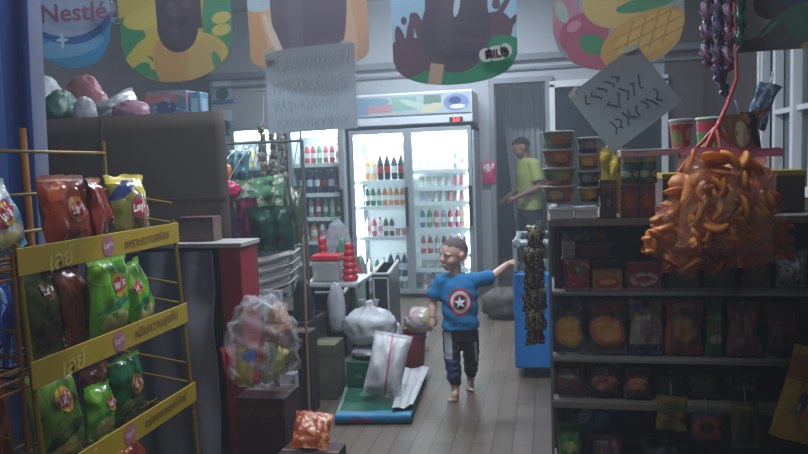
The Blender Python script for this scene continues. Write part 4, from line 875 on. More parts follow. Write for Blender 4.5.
# big brown carton with yellow rim behind the crackers
carton('brown_carton', 'large dark brown carton with a yellow rim behind the hanging orange crackers', 'box', 662, 806, 172, ZT_, SY+.14, .25, printed('#46302a', [('r', .5, .4, .3, .2, 0, '#5a3c32'), ('e', .5, .4, .12, .16, 0, '#6f4a3a')], .55), lid=(.022, '#a8901e'))
cupp = [printed('#a8342e', [('e', .3, .4, .2, .3, 10, '#7a8a4a'), ('e', .75, .5, .16, .25, 0, '#c8a080'), ('r', .5, .93, .5, .05, 0, '#c0b8b0')], .3), printed('#4a7a3a', [('r', .5, .85, .5, .1, 0, '#a8304a'), ('e', .4, .4, .25, .25, 20, '#b8c8a0'), ('e', .8, .3, .15, .2, 0, '#a89a50')], .3)]
def cup(label, px, pyt, z, y, r, pm):
    p = ony(px, pyt, y); h = p.z-z; t = thing('noodle_cup', label, 'instant noodles', (p.x, y, z))
    MB().lathe([(r*.74, 0), (r*.78, .004), (r, h-.01)], n=22).build('cup_body', pm, t)
    MB().lathe([(r*.96, h-.011), (r+.004, h-.009), (r+.004, h-.003), (r*.96, h-.001)], n=22).build('lid', rim, t)
cup('red instant noodle cup standing on the flat white and pink box', 681, 119, zfl, SY+.075, .043, cupp[0])
zcar = ony(735, 172, SY+.14).z+.002
cup('green instant noodle cup with a red band on the yellow-rimmed carton', 709, 117, zcar, SY+.27, .05, cupp[1])
# ---- middle tier
ZM = SZ['mid']
carton('red_box', 'red box with green print at the aisle end of the shelf\u2019s second tier', 'box', 564, 590, 262, ZM, SY+.02, .1, printed('#6f2226', [('e', .6, .8, .25, .2, 0, '#4a5a2a'), ('e', .4, .35, .35, .2, 10, '#8f3036'), ('n', 6, .62, '#a08a80')], .4))
carton('yellow_box', 'yellow box with red lettering on the shelf\u2019s second tier, beside the red box', 'box', 592, 623, 272, ZM, SY+.02, .1, printed('#8a6a20', [('e', .5, .45, .42, .3, 5, '#9a2c2c'), ('e', .5, .5, .3, .14, 5, '#b88a40')], .4))
carton('red_white_box', 'red and grey box on the second tier below the cracker bags', 'box', 626, 662, 264, ZM, SY+.02, .1, printed('#742622', [('e', .5, .45, .4, .25, 8, '#a89a90'), ('e', .5, .45, .25, .12, 8, '#8a3030'), ('n', 6, .6, '#4a2020')], .4))
carton('dark_carton', 'dark brown carton behind the red box on the second tier', 'box', 560, 592, 259, ZM, SY+.13, .1, printed('#2c2220', [('r', .5, .6, .4, .1, 0, '#3c302c')], .5))
carton('dark_carton', 'dark brown carton behind the yellow box on the second tier', 'box', 593, 622, 259, ZM, SY+.13, .1, printed('#2c2220', [('r', .5, .6, .4, .1, 0, '#3c302c')], .5))
zm2 = max(ony(575, 259, SY+.13).z, ony(607, 259, SY+.13).z)+.003
carton('red_carton', 'red carton with jagged print lying on the dark cartons of the second tier', 'box', 576, 611, 242, zm2, SY+.125, .1, printed('#5c2020', [('n', 8, .6, '#7a3434')], .4))
carton('white_box', 'small white box beside the red carton on the second tier', 'box', 562, 575.5, 242, zm2, SY+.125, .1, whitep)
zm3 = ony(575, 242, SY+.125).z+.004
for k, (px, c) in enumerate(((567, '#8f979c'), (577, '#9aa2a6'), (587, '#8a9298'), (602, '#b07838'))):
    p = ony(px, 236, SY+.17); crisp_bag(('silver pouch lying on the small white box', 'silver pouch lying across the middle of the red carton', 'silver pouch beside the orange pouch on the red carton', 'orange pouch lying on the red carton')[k] + ' under the top board', (p.x, SY+.17, zm3), Euler((-.9, 0, .1*k)), .045, .06, .024, mat('pouch_'+c, c, .25, metal=.3, bump=.3, scale=40), 70+k, logo=None, name='foil_pouch')
# dark wares further along
for k, (a, b, t_, c, l) in enumerate(((668, 700, 246, '#3a2a26', 'dark brown box on the second tier, straight below the cracker bags'), (704, 736, 252, '#1f2f26', 'dark green box on the second tier beside the dark brown box'), (742, 772, 250, '#43302a', 'reddish brown box on the second tier below the big yellow-rimmed carton'))):
    carton('dark_box', l, 'box', a, b, t_, ZM, SY+.03, .12, printed(c, [('e', .5, .5, .3, .3, 0, '#5a4438'), ('n', 6, .6, '#2a2422')], .5))
# ---- packets on the lower boards
def pk(label, pxa, pxb, pyt, z, y, pm, seed, t=.045, lean=-.08, yaw=0, roll=0, **k):
    a = ony(pxa, pyt, y).x; b = ony(pxb, pyt, y).x; zt = ony((pxa+pxb)/2, pyt, y).z
    k.setdefault('logo', None)
    return crisp_bag(label, ((a+b)/2, y+t/2, z+.014), Euler((lean, roll, yaw)), (b-a)*.97, (zt-z-.016)*.96, t, pm, seed, name=k.pop('name', 'biscuit_packet'), **k)
ZL, ZB = SZ['low'], SZ['base']
bis1 = printed('#5a5468', [('e', .55, .42, .42, .30, 0, '#a87838'), ('e', .55, .42, .3, .2, 0, '#b88844'), ('e', .66, .16, .18, .08, 0, '#a8982c'), ('n', 6, .66, '#7a7488')], .25, bump=.15)
bis2 = printed('#4a3a34', [('e', .5, .42, .48, .30, -8, '#9a5c2c'), ('e', .52, .42, .36, .2, -8, '#b07a44'), ('e', .5, .86, .42, .07, 8, '#9a4438'), ('n', 6, .68, '#8a6a3c')], .25, bump=.15)
gry = printed('#77706c', [('r', .5, .08, .5, .1, 0, '#2a3350'), ('r', .2, .86, .25, .06, 0, '#3f5f94'), ('r', .5, .92, .1, .06, 0, '#1c1c20'), ('e', .25, .7, .1, .07, 0, '#a8903c'), ('e', .6, .45, .3, .22, 20, '#6a4f4c'), ('n', 6, .62, '#8f8883')], .3, bump=.15)
org = printed('#7d3420', [('r', .5, .47, .38, .3, 0, '#4a3a2c'), ('e', .5, .48, .28, .24, 0, '#7a5630'), ('e', .5, .9, .3, .05, 0, '#a87a4c'), ('e', .3, .68, .1, .08, 0, '#3a5a34')], .3, bump=.15)
grn = printed('#1f4a2a', [('e', .5, .3, .35, .08, 0, '#7a7070'), ('e', .5, .7, .4, .06, 0, '#4a7a4a'), ('e', .5, .5, .3, .05, 0, '#6a2a2a')], .3, bump=.15)
pnk = printed('#5f3a34', [('e', .5, .75, .3, .1, 0, '#84564c'), ('n', 4, .6, '#4a2c28')], .25, bump=.2)
pk('large grey-violet biscuit packet with orange biscuits at the shelf\u2019s aisle end', 549, 585, 300, ZL, SY+.03, bis1, 81)
pk('large brown packet with a toasted orange biscuit beside the grey-violet packet', 587, 628, 300, ZL, SY+.03, bis2, 82)
pk('grey packet with a dark blue foot between the biscuit packet and the orange frame packet', 629, 664, 298, ZL, SY+.03, gry, 83)
pk('orange-red packet with a dark picture frame print on the third tier', 665, 705, 299, ZL, SY+.03, org, 84)
pk('narrow dark green packet standing beside the orange-red framed packet', 707, 727, 299, ZL, SY+.03, grn, 85)
pk('brownish pink packet under the cracker bags on the third tier', 729, 764, 300, ZL, SY+.03, pnk, 86)
pk('dark reddish packet on the third tier beside the brownish pink one', 768, 804, 302, ZL, SY+.03, printed('#3f201e', [('n', 4, .6, '#2c1a1a')], .35, bump=.15), 87)
pk('pink and grey clear snack packet at the aisle end, above the floor tier', 551, 586, 363, ZB, SY+.02, printed('#5f4642', [('n', 5, .58, '#84505a'), ('e', .5, .7, .3, .15, 0, '#6f746a')], .2, bump=.3), 88, t=.06)
pk('dark green and pink snack packet beside the pink and grey one', 588, 622, 361, ZB, SY+.02, printed('#253a2a', [('e', .5, .4, .4, .25, 0, '#7a4a4a'), ('n', 6, .6, '#9a6a6a')], .2, bump=.3), 89, t=.06)
pk('small brown and orange packet on the board above the floor tier', 624, 652, 369, ZB, SY+.02, printed('#5a3a26', [('e', .5, .5, .4, .2, 0, '#8a5a34')], .3, bump=.2), 90)
pk('small dark green packet beside the brown and orange one', 656, 684, 372, ZB, SY+.05, printed('#223626', [('n', 5, .6, '#4a4a2c')], .3, bump=.2), 91)
pk('small olive packet near the shelf\u2019s middle, above the floor tier', 690, 720, 374, ZB, SY+.05, printed('#3c3a20', [('n', 5, .6, '#5a4a30')], .3, bump=.2), 92)
pk('small violet packet with pale lettering above the floor tier', 728, 762, 376, ZB, SY+.05, printed('#2c2430', [('r', .5, .5, .35, .1, 0, '#5a5460')], .3, bump=.2), 93)
# floor tier
pk('shiny green packet standing on the floor tier at the aisle end', 557, 582, 424, SZ['foot'], SY+.02, printed('#3f6a34', [('e', .5, .6, .3, .1, 0, '#8a9a5a'), ('e', .5, .3, .3, .1, 0, '#4a7a8a')], .25, bump=.3), 94, t=.07)
pk('blue and teal packet behind the green one on the floor tier', 572, 614, 407, SZ['foot'], SY+.14, printed('#2c3f58', [('e', .75, .8, .2, .12, 0, '#4a7f88'), ('e', .3, .85, .2, .1, 20, '#8a94a4')], .3, bump=.2), 95, t=.07)
pk('dull pink packet beside the green one on the floor tier', 592, 626, 436, SZ['foot'], SY+.03, printed('#4a3038', [('n', 5, .58, '#7a4a50')], .3, bump=.2), 96, t=.06)
pk('grey packet on the floor tier below the hanging yellow sachet', 640, 690, 440, SZ['foot'], SY+.05, printed('#2a2c30', [('n', 5, .6, '#3c3a3a')], .4, bump=.2), 97, t=.06)
# ---- packets hung from the shelf edge
def hung(label, px0, px1, pyt, pyb, y, pm, seed, deg=0, name='hanging_packet', t=.03, clip=True):
    a = ony((px0+px1)/2, pyb, y); b = ony((px0+px1)/2, pyt, y); w = abs(ony(px1, pyb, y).x-ony(px0, pyb, y).x); h = b.z-a.z
    o = crisp_bag(label, a, Euler((0, rad(deg), 0)), w, h, t, pm, seed, logo=None, name=name)
    if clip: MB().tube([(0, 0, h-.005), (0, .012, h+.03), (0, .03, h+.045)], .003, 6).build('hook', posts, o)
    return o
hung('small yellow sachet hanging from the lower board\u2019s edge', 656, 687, 396, 430, SY-.04, printed('#6f6422', [('e', .5, .7, .35, .16, 0, '#4a4a30'), ('r', .5, .45, .5, .05, -20, '#3a2c28')], .3, bump=.2), 101)
o = hung('round orange packet with a dark centre hanging below the lower board', 690, 723, 412, 441, SY-.03, printed('#26303c', [('e', .5, .45, .48, .42, 0, '#7a3c20'), ('e', .5, .5, .22, .2, 0, '#2a2a22')], .35, bump=.2), 102)
hung('dull yellow packet with a dark window hanging below the lower board', 731, 759, 402, 448, SY-.04, printed('#463c1e', [('r', .5, .42, .32, .3, 0, '#2a2420'), ('r', .5, .88, .4, .03, 0, '#6a5c30')], .35, bump=.2), 103)
# big yellow packet with flower print, tilted
ybig = printed('#a8881c', [('r', .5, .78, .5, .14, 0, '#8a5a1c'), ('r', .5, .95, .5, .05, 0, '#a8881c'), ('e', .5, .42, .12, .12, 20, '#3a3a6a'), ('e', .38, .34, .1, .07, -20, '#5a7a5a'), ('e', .62, .3, .12, .05, 30, '#a85a3c'), ('e', .56, .2, .15, .06, -30, '#8a6a5a'), ('e', .45, .38, .04, .04, 0, '#b8b0a8'), ('e', .4, .62, .03, .03, 0, '#6a5a20'), ('e', .46, .68, .03, .02, 0, '#6a5a20')], .3, bump=.12)
hung('large tilted yellow packet printed with small flowers, at the shelf front', 767, 812, 345, 440, SY-.10, ybig, 104, deg=14, t=.035)
MBx = None
# clear packs at the window end
pk('clear bag of pale sweets on the second tier near the window wall', 779, 812, 250, ZM, SY-.0+.03, printed('#8a8c8c', [('n', 5, .55, '#5a6a5c'), ('n', 9, .6, '#b8bcc0'), ('e', .3, .8, .2, .06, 0, '#3f6a50')], .15, bump=.5), 105, t=.08, name='sweet_bag')
# ---- strips of brown foil sachets on the aisle side of the shelf
fo = printed('#5c4c42', [('n', 6, .52, '#a8a098'), ('n', 11, .6, '#2a2220'), ('e', .5, .8, .3, .1, 0, '#7a7a4a')], .2, metal=.2, bump=.4)
foy = printed('#6a6a44', [('n', 6, .55, '#a8a48c'), ('e', .5, .4, .4, .2, 0, '#8a4a3a')], .2, bump=.4)
for j, (px, pyt, pyb, y, m_, l) in enumerate(((541, 228, 330, SY+.05, fo, 'brown foil sachet strip hanging nearest the shelf post'), (533, 262, 345, SY+.12, fo, 'brown foil sachet strip hanging farther from the shelf post'), (540, 226, 300, SY+.22, foy, 'olive and pale sachet strip hanging behind the brown ones'))):
    top = ony(px, pyt, y); bot = ony(px, pyb, y); t = thing('hanging_sachet_strip', l, 'sachets', (min(top.x, SX0-.058), y, bot.z))
    n = 5; L = top.z-bot.z
    for k in range(n):
        mb = MB(); pillow(mb, .085-.012*(k > 3), L/n*1.05, .035, 200+j*9+k, nu=8, nv=8); o = mb.build('sachet', m_, t, smooth='all'); o.location = (.006*math.sin(k*2+j), .004*math.cos(k*3), L/n*k); o.rotation_euler = (0, 0, .5*math.sin(k+j))
    MB().tube([(0, 0, L), (.012, 0, L+.02), (.03, 0, 1.15-bot.z)], .002, 5).build('string', mat('string_white', '#a8a8a8'), t)
# ================================================================== HANGING CRACKER BAGS
cf = mat('cracker_film', '#f2c098', .10, alpha=.17, var=.05, scale=14, bump=1.0, spec=1.0); pinkseal = printed('#b86a74', [('n', 16, .5, '#8f3a48')], .2, bump=.3)
ora = mat('cracker', '#ec9c40', .4, var=.2, scale=30, trans=.4); ora2 = mat('cracker_red', '#d06428', .4, var=.2, scale=30, trans=.4)
def cracker_bag(label, px, py, wpx, hpx, y, seed, deg, m_, yaw=0, t=.10):
    c = ony(px, py+hpx/2, y); s = 2.5/700*1.0; w = wpx*s*.98; h = hpx*s
    o = thing('cracker_bag', label, 'snack bag', c, Euler((0, rad(deg), yaw)), 'cracker bags tied in a bunch')
    rnd = random.Random(seed); mb = MB()
    for k in range(56):
        fx = rnd.uniform(-.40, .40)*w; fz = rnd.uniform(.07, .90)*h; lim = t*.34*(1-abs(2*fx/w)**2)
        ctr = V((fx, rnd.uniform(-lim, lim), fz)); R = Euler((rnd.uniform(-1, 1), rnd.uniform(0, 6), rnd.uniform(-1, 1))).to_matrix(); L = rnd.uniform(.03, .05); c = rnd.uniform(.4, 1.1); q = rnd.uniform(.009, .013)
        pts = [ctr + R @ V((L*math.sin(c*a)/c, L*(1-math.cos(c*a))/c, .004*math.sin(3*a+k))) for a in (-1, -.6, -.2, .2, .6, 1)]
        mb.tube(pts, [(q*.5, q*1.4), (q*.9, q*2.8), (q, q*3.3), (q, q*3.2), (q*.9, q*2.6), (q*.5, q*1.2)], 8)
    tag(mb.build('crackers', m_, o, smooth='all'), kind='stuff')
    mb = MB(); at = pillow(mb, w, h, t*1.1, seed, 0, 22, 24, seal=.06, crump=.5); mb.build('clear_film', cf, o, smooth='all')
    for v0, v1 in ((.0, .03), (.92, 1.0)):
        mb = MB()
        for sd in (-1, 1): mb.sheet(lambda a, b: at((2*a-1)*1.005, v0+(v1-v0)*b, sd)+V((0, sd*.002, 0)), 20, 2)
        mb.build('pink_seal', pinkseal, o, smooth='all')
    return o
cracker_bag('clear bag of orange crackers at the noodle-jar side of the hanging bunch', 668, 218, 64, 92, 2.50, 301, 28, ora, yaw=.35)
cracker_bag('largest clear bag of pale orange crackers, in the middle of the hanging bunch', 724, 206, 84, 92, 2.35, 302, 3, ora, t=.11)
cracker_bag('clear bag of reddish crackers at the window side of the hanging bunch', 768, 214, 52, 96, 2.48, 303, -16, ora2, yaw=-.5)
cracker_bag('clear bag of reddish crackers hanging lowest of the bunch', 712, 236, 100, 66, 2.60, 304, -4, ora2)
cracker_bag('small clear bag of crackers at the back of the bunch, beside the green jars', 690, 192, 60, 74, 2.72, 305, 14, ora, yaw=.2)
kn = ony(716, 128, 2.5)
t = thing('hanging_red_ties', 'red plastic ties gathering the cracker bags under the candy strips', 'ties', kn)
up = V((.0, -.04, 2.255-kn.z)); rtm = mat('red_tie', '#b0301f', .35, var=.2, coat=.3)
MB().tube([V((0, 0, -.005)), ony(727, 105, 2.49)-kn, ony(737, 78, 2.48)-kn, ony(736, 52, 2.47)-kn, V((ony(730, 0, 2.45).x-kn.x, 2.45-kn.y, 2.255-kn.z))], [(.008, .014), (.006, .014), (.006, .013), (.004, .01), (.003, .004)], 8).build('hanging_tape', rtm, t)
for k, (px, py, y) in enumerate(((680, 172, 2.52), (700, 166, 2.46), (722, 162, 2.44), (745, 168, 2.5), (704, 172, 2.56))):
    q = ony(px, py, y)-kn; MB().tube([V((0, 0, 0)), q*.5+V((0, 0, .012)), q], [.009, .006, .010], 7).build('tie', rtm, t)
o = hung('brown and cream snack packet hanging above the cracker bags', 730, 764, 112, 166, 2.58, printed('#6f4a26', [('e', .45, .6, .2, .25, 10, '#a89a80'), ('r', .85, .5, .12, .5, 8, '#2a2024'), ('n', 5, .62, '#8f6a34')], .25, bump=.3), 111, deg=-8)
o = hung('blue, white and red packet hanging topmost of the bunch by the window', 744, 766, 82, 128, 2.64, printed('#5f86a8', [('n', 5, .55, '#b8c0c8'), ('r', .5, .35, .3, .06, 20, '#a84a4a')], .25, bump=.3), 112, deg=18)
# ================================================================== ICE CREAM FREEZER
fz = thing('ice_cream_freezer', 'bright blue chest freezer with grey glass-sided top, behind the shelf end where the boy points', 'freezer', (0, 0, 0))
fx0, fx1, fy0, fy1 = -.235, .80, 4.5, 5.1
blu = mat('freezer_blue', '#1f77c4', .35, var=.04); gra = mat('freezer_grey', '#8f9a9e', .35, metal=.2)
MB().box(((fx0+fx1)/2, (fy0+fy1)/2, .385), (fx1-fx0, fy1-fy0, .63)).build('chest_body', blu, fz, smooth=False, bevel=.015)
fr = MB()
for x in (fx0+.015, fx1-.015):
    for y in (fy0+.015, fy1-.015): fr.box((x, y, .79), (.03, .03, .18))
fr.build('corner_post', gra, fz, smooth=False, bevel=.006)
tr = MB()
for y in (fy0+.025, fy1-.025): tr.tube([(fx0, y, .885), (fx1, y, .885)], .026, 12)
for x in (fx0+.025, fx1-.025): tr.tube([(x, fy0, .885), (x, fy1, .885)], .026, 12)
tr.build('top_rim', gra, fz)
fg = glass('freezer_glass', '#c8d4d4', .12)
MB().box(((fx0+fx1)/2, fy0+.012, .785), (fx1-fx0-.06, .006, .15)).box((fx0+.012, (fy0+fy1)/2, .785), (.006, fy1-fy0-.06, .15)).build('side_glass', fg, fz, smooth=False)
MB().box(((fx0+fx1)/2-.24, (fy0+fy1)/2, .90), (.5, fy1-fy0-.08, .008)).build('sliding_lid', fg, fz, smooth=False)
MB().box(((fx0+fx1)/2, (fy0+fy1)/2, .705), (fx1-fx0-.08, fy1-fy0-.08, .012)).build('inner_tray', white, fz, smooth=False)
for x in (fx0+.07, fx1-.07):
    for y in (fy0+.07, fy1-.07):
        MB().lathe([(.03, -.012), (.033, -.008), (.033, .008), (.03, .012)], (x, y, .034), 14, 0, Matrix.Rotation(PI/2, 4, 'Y')).box((x, y, .06), (.02, .03, .02)).build('caster', black, fz)
# grey sacks on the floor behind the boy
sk = mat('grey_sack', '#57544f', .8, var=.15, scale=6, bump=.3)
for k, (x, y, r, l) in enumerate(((-.42, 6.35, (.20, .16, .15), 'dull grey-brown sack slumped on the floor behind the boy\u2019s outstretched arm'), (-.12, 6.7, (.2, .18, .2), 'taller grey-brown sack beside the doorway behind the freezer'))):
    t = thing('grain_sack', l, 'sack', (x, y, r[2]*.82)); mb = MB(); crumple(mb, (0, 0, 0), r, 31+k, .26, 1.8); mb.build('sack_body', sk, t, smooth='all')
    MB().tube([(-r[0]*.4, 0, r[2]*.8), (0, 0, r[2]*.95), (r[0]*.4, 0, r[2]*.8)], .012, 6).build('tied_top', sk, t)
# ================================================================== CARDBOARD, COUNTER AND CLUTTER ON THE LEFT
card = mat('cardboard', '#43382f', .8, var=.07, scale=5, bump=.1)
tl = ony(30, 119, 3.3); trr = ony(213, 110, 3.3)
t = thing('cardboard_sheet', 'big dark brown flattened carton standing behind the counter and snack rack', 'cardboard', ((tl.x+trr.x)/2, 3.3, 0))
cw = trr.x-tl.x
def cs(u, v): return V(((u-.5)*cw + .07*(1-v)*(u*1.2-.1), .10*v + .012*math.sin(v*5+u*3), 1.725*v))
MB().sheet(cs, 20, 20).build('panel', card, t, smooth='all', solid=.018)
MB().sheet(lambda u, v: cs(.345+u*.006, v)+V((0, -.012, 0)), 1, 20).build('fold_crease', mat('card_crease', '#544840', .9), t, smooth='all', solid=.002)
MB().sheet(lambda u, v: cs(u, .74+v*.004)+V((0, -.012, 0)), 20, 1).build('flap_crease', mat('card_crease', '#544840', .9), t, smooth='all', solid=.002)
# storage shelf behind, goods on top
st = thing('storage_shelf', 'dark storage shelf hidden behind the big cardboard sheet', 'shelf', (0, 0, 0))
sx0, sx1, sy0, sy1, sz = -3.25, -1.98, 3.55, 3.95, 1.69
for z in (.4, 1.05, sz): MB().box(((sx0+sx1)/2, (sy0+sy1)/2, z-.012), (sx1-sx0, sy1-sy0, .024)).build('board', dark, st, smooth=False)
for x in (sx0+.02, sx1-.02):
    for y in (sy0+.02, sy1-.02): MB().box((x, y, sz/2), (.035, .035, sz-.01)).build('post', dark, st, smooth=False)
def topbag(name, label, pxa, pxb, pyt, y, m_, seed, dep=.12, fl=True, amp=.16, z0=None):
    a = ony(pxa, 110, y); b = ony(pxb, 110, y); zt = ony((pxa+pxb)/2, pyt, y).z; z0 = sz if z0 is None else z0; h = zt-z0; rz_ = h/1.78
    t = thing(name, label, 'bag', ((a.x+b.x)/2, y, z0+.004+rz_*.8)); mb = MB(); crumple(mb, (0, 0, 0), ((b.x-a.x)/2, dep, rz_), seed, amp); mb.build('bag_body', m_, t, smooth='all')
    MB().tube([(-.02, 0, rz_*.75), (0, -.005, rz_*.98), (.02, 0, rz_*.75)], .006, 6).build('tied_corner', m_, t); return t
foil = mat('pale_foil', '#c3ccca', .22, metal=.35, var=.15, bump=.5, scale=10)
p = ony(98, 108, 3.76)
crisp_bag('large white foil bag lying on top behind the cardboard, below the mango banner', (p.x, 3.76, sz+.075), Euler((-.25, rad(66), 0)), .15, .25, .11, foil, 41, logo=None, name='foil_bag')
topbag('plastic_bag', 'grey-white plastic bag on top of the storage shelf beside the blue curtain', 38, 61, 78, 3.85, mat('greywhite_bag', '#a2a6aa', .35, var=.1, bump=.4), 42)
topbag('pink_bag', 'pinkish red bag on top of the storage shelf behind the white foil bag', 64, 108, 77, 3.88, mat('rose_bag', '#99656a', .3, var=.15, bump=.4), 43, .06)
topbag('green_bag', 'dark green bag in front of the pink bag on the storage shelf', 48, 76, 92, 3.66, mat('dgreen_bag', '#2f5a4a', .4, var=.2, bump=.3), 44)
topbag('clear_bag', 'small clear bubbly bag at the edge of the storage shelf, beside the green bag', 74, 96, 98, 3.60, mat('clear_bag', '#b0aeb4', .2, var=.2, alpha=.75, bump=.6, scale=25), 45, .05)
topbag('pink_bag', 'small pink and white bag in front of the white foil bag', 112, 150, 101, 3.585, mat('pinkwhite', '#a8828c', .3, var=.2, bump=.5), 46, .04)
def carton2(name, label, pxa, pxb, pyt, z0, y, dep, pm, cat='box', **k): return carton(name, label, cat, pxa, pxb, pyt, z0, y, dep, pm, **k)
carton2('printed_box', 'blue and red printed box on the storage shelf below the mango banner', 144, 186, 91, sz, 3.70, .12, printed('#5f7488', [('r', .4, .8, .4, .14, 0, '#a8686c'), ('e', .5, .5, .25, .2, 0, '#3f5078'), ('n', 6, .6, '#8a98a4')], .4))
carton2('blue_box', 'small pale blue box at the end of the storage shelf', 188, 200, 92, sz, 3.72, .1, printed('#5a8098', [('r', .5, .5, .3, .3, 0, '#86a8b8')], .4))
# counter with white top and red end
ct = thing('counter', 'narrow counter with a white top edge and a red end panel beside the snack rack', 'counter', (0, 0, 0))
MB().box((-1.93, 3.13, 1.063), (1.04, .22, .022)).build('counter_top', mat('white_laminate', '#b7b3ad', .45, var=.05), ct, smooth=False, bevel=.003)
MB().box((-1.475, 3.13, .526), (.11, .2, 1.05)).build('end_panel', mat('red_panel', '#9a2230', .45, var=.1), ct, smooth=False, bevel=.004)
MB().box((-2.40, 3.13, .526), (.06, .2, 1.05)).build('side_panel', mat('dark_panel', '#3a3434', .6), ct, smooth=False)
MB().box((-1.95, 3.21, .526), (.83, .02, 1.05)).build('back_board', mat('dark_panel', '#3a3434', .6), ct, smooth=False)
def tarp(u, v): return V((-2.36+.82*u, 2.985+.03*math.sin(u*26+v*2)*(1-.5*v)+.025*nz((u*4, v*5, 0), 1, 3)-.05*(1-v)-.05*math.exp(-((u-.85)/.18)**2-((v-.62)/.18)**2), .04+1.0*v))
tp = tag(MB().sheet(tarp, 50, 24).build('grey_tarp', mat('tarp_grey', '#68686c', .6, var=.2, scale=6, bump=.3), smooth='all', solid=.004), 'dark grey crumpled sheet hanging down the front of the counter', 'cloth')
carton2('pink_carton', 'dusty pink carton standing on the counter against the cardboard', 178, 213, 217, 1.075, 3.10, .09, printed('#6e5654', [('r', .5, .5, .42, .3, 0, '#75605c'), ('n', 5, .62, '#624a48')], .6))
# ---- hanging rail with toys and bags
HY = 4.50
h0 = ony(208, 160, HY); h1 = ony(303, 158, HY); hz = 1.60
hr = thing('hanging_stand', 'slim steel stand whose top rail carries the bright hanging bags', 'stand', (0, 0, 0))
stl = mat('stand_steel', '#83898c', .35, metal=.6)
MB().tube([(h0.x, HY, hz), (h1.x, HY, hz)], .009, 8).build('top_rail', stl, hr)
for x in (h0.x, h1.x):
    MB().tube([(x, HY, .02), (x, HY, hz)], .010, 8).build('post', stl, hr); MB().tube([(x, HY-.04, .015), (x, HY+.10, .015)], .012, 8).build('foot', stl, hr)
def hangbag(label, pxa, pxb, pyt, pyb, y, m_, seed, dep=.06, amp=.14, name='hanging_bag'):
    a = ony(pxa, (pyt+pyb)/2, y); b = ony(pxb, (pyt+pyb)/2, y); zt = ony((pxa+pxb)/2, pyt, y).z; zb = ony((pxa+pxb)/2, pyb, y).z
    t = thing(name, label, 'bag', ((a.x+b.x)/2, y, (zt+zb)/2)); mb = MB(); H_ = zt-zb
    if H_ > .14:
        pillow(mb, (b.x-a.x)*1.1, H_, dep*1.5, seed, 0, 16, 18, .05, .7); o = mb.build('bag_body', m_, t, smooth='all'); o.location = (0, 0, -H_/2); o.rotation_euler = (0, random.uniform(-.15, .15), random.uniform(-.4, .4))
    else:
        crumple(mb, (0, 0, 0), ((b.x-a.x)/2, dep, H_/2), seed, amp+.1, 3, flat=False); mb.build('bag_body', m_, t, smooth='all')
    if zt < hz: MB().tube([(0, 0, (zt-zb)/2*.8), (0, (HY-y)*.5, (zt-zb)/2+(hz-zt)*.5), (0, HY-y, hz-(zt+zb)/2-.012)], .003, 5).build('hook', stl, t)
    return t
bp_ = lambda c, v=.15: mat('bag_'+c, c, .25, var=v, scale=12, bump=.4, coat=.3)
hangbag('bright orange bag hanging beside the edge of the cardboard sheet', 214, 231, 163, 181, 4.20, bp_('#d0702c'), 51)
hangbag('hot pink bag hanging below the orange bag', 214, 241, 181, 199, 4.10, bp_('#c03468'), 52)
hangbag('dark violet bag hanging below the hot pink bag', 220, 240, 200, 252, 4.22, bp_('#33283c'), 53)
hangbag('long purple bag hanging between the dark violet and green bags', 238, 262, 198, 250, 4.32, bp_('#6a2448'), 54, .05)
hangbag('pale green and white leafy bag hanging near the end cooler', 236, 286, 178, 214, 4.43, printed('#5f8f6a', [('n', 4, .55, '#c0c8b0'), ('n', 7, .62, '#2f6a44')], .3, bump=.3), 55)
hangbag('dark green bag hanging below the pale leafy bag', 252, 291, 206, 251, 4.15, bp_('#173f30'), 56)
hangbag('olive green bag hanging beside the single-door middle cooler', 284, 301, 186, 244, 4.34, bp_('#4a5a44'), 57)
hangbag('teal bag hanging behind the pink one', 226, 246, 150, 180, 4.45, bp_('#5a8a90'), 58)
for k, (px, pyt, pyb, y) in enumerate(((264, 124, 180, 4.70), (275, 130, 188, 4.66), (284, 136, 180, 4.72))):
    top = ony(px, pyt, y); bot = ony(px, pyb, y); t = thing('hanging_sachet_strip', ('strip of olive brown sachets hanging in front of the end cooler', 'longest strip of olive brown sachets in front of the end cooler', 'strip of olive brown sachets beside the middle cooler door')[k], 'sachets', bot)
    L = top.z-bot.z
    for j in range(6):
        mb = MB(); pillow(mb, .055, L/6*1.02, .025, 400+k*9+j, nu=8, nv=8); o = mb.build('sachet', printed('#6f6850', [('n', 5, .56, '#b8b4a0'), ('n', 8, .6, '#4a4434')], .25, bump=.3) if j == 0 else o.data.materials[0], t, smooth='all'); o.location = (.008*math.sin(j*2+k), 0, L/6*j); o.rotation_euler = (0, 0, .5*math.sin(j+k))
    MB().tube([(0, 0, L), (0, (4.78-y)*.5, L+.03), (0, 4.78-y, 1.972-bot.z)], .002, 5).build('string', mat('string_white', '#a8a8a8'), t)
hr2 = thing('hanging_stand', 'tall steel stand behind the bright bags from which the sachet strips hang', 'stand', (0, 0, 0))
q0 = ony(256, 125, 4.78).x; q1 = ony(300, 125, 4.78).x
MB().tube([(q0, 4.78, 1.98), (q1, 4.78, 1.98)], .006, 8).build('top_rail', stl, hr2)
MB().tube([(q1, 4.78, .02), (q1, 4.78, 1.98)], .008, 8).build('post', stl, hr2); MB().lathe([(.10, 0), (.10, .012), (.02, .03)], (q1, 4.78, .001)).build('foot', stl, hr2)
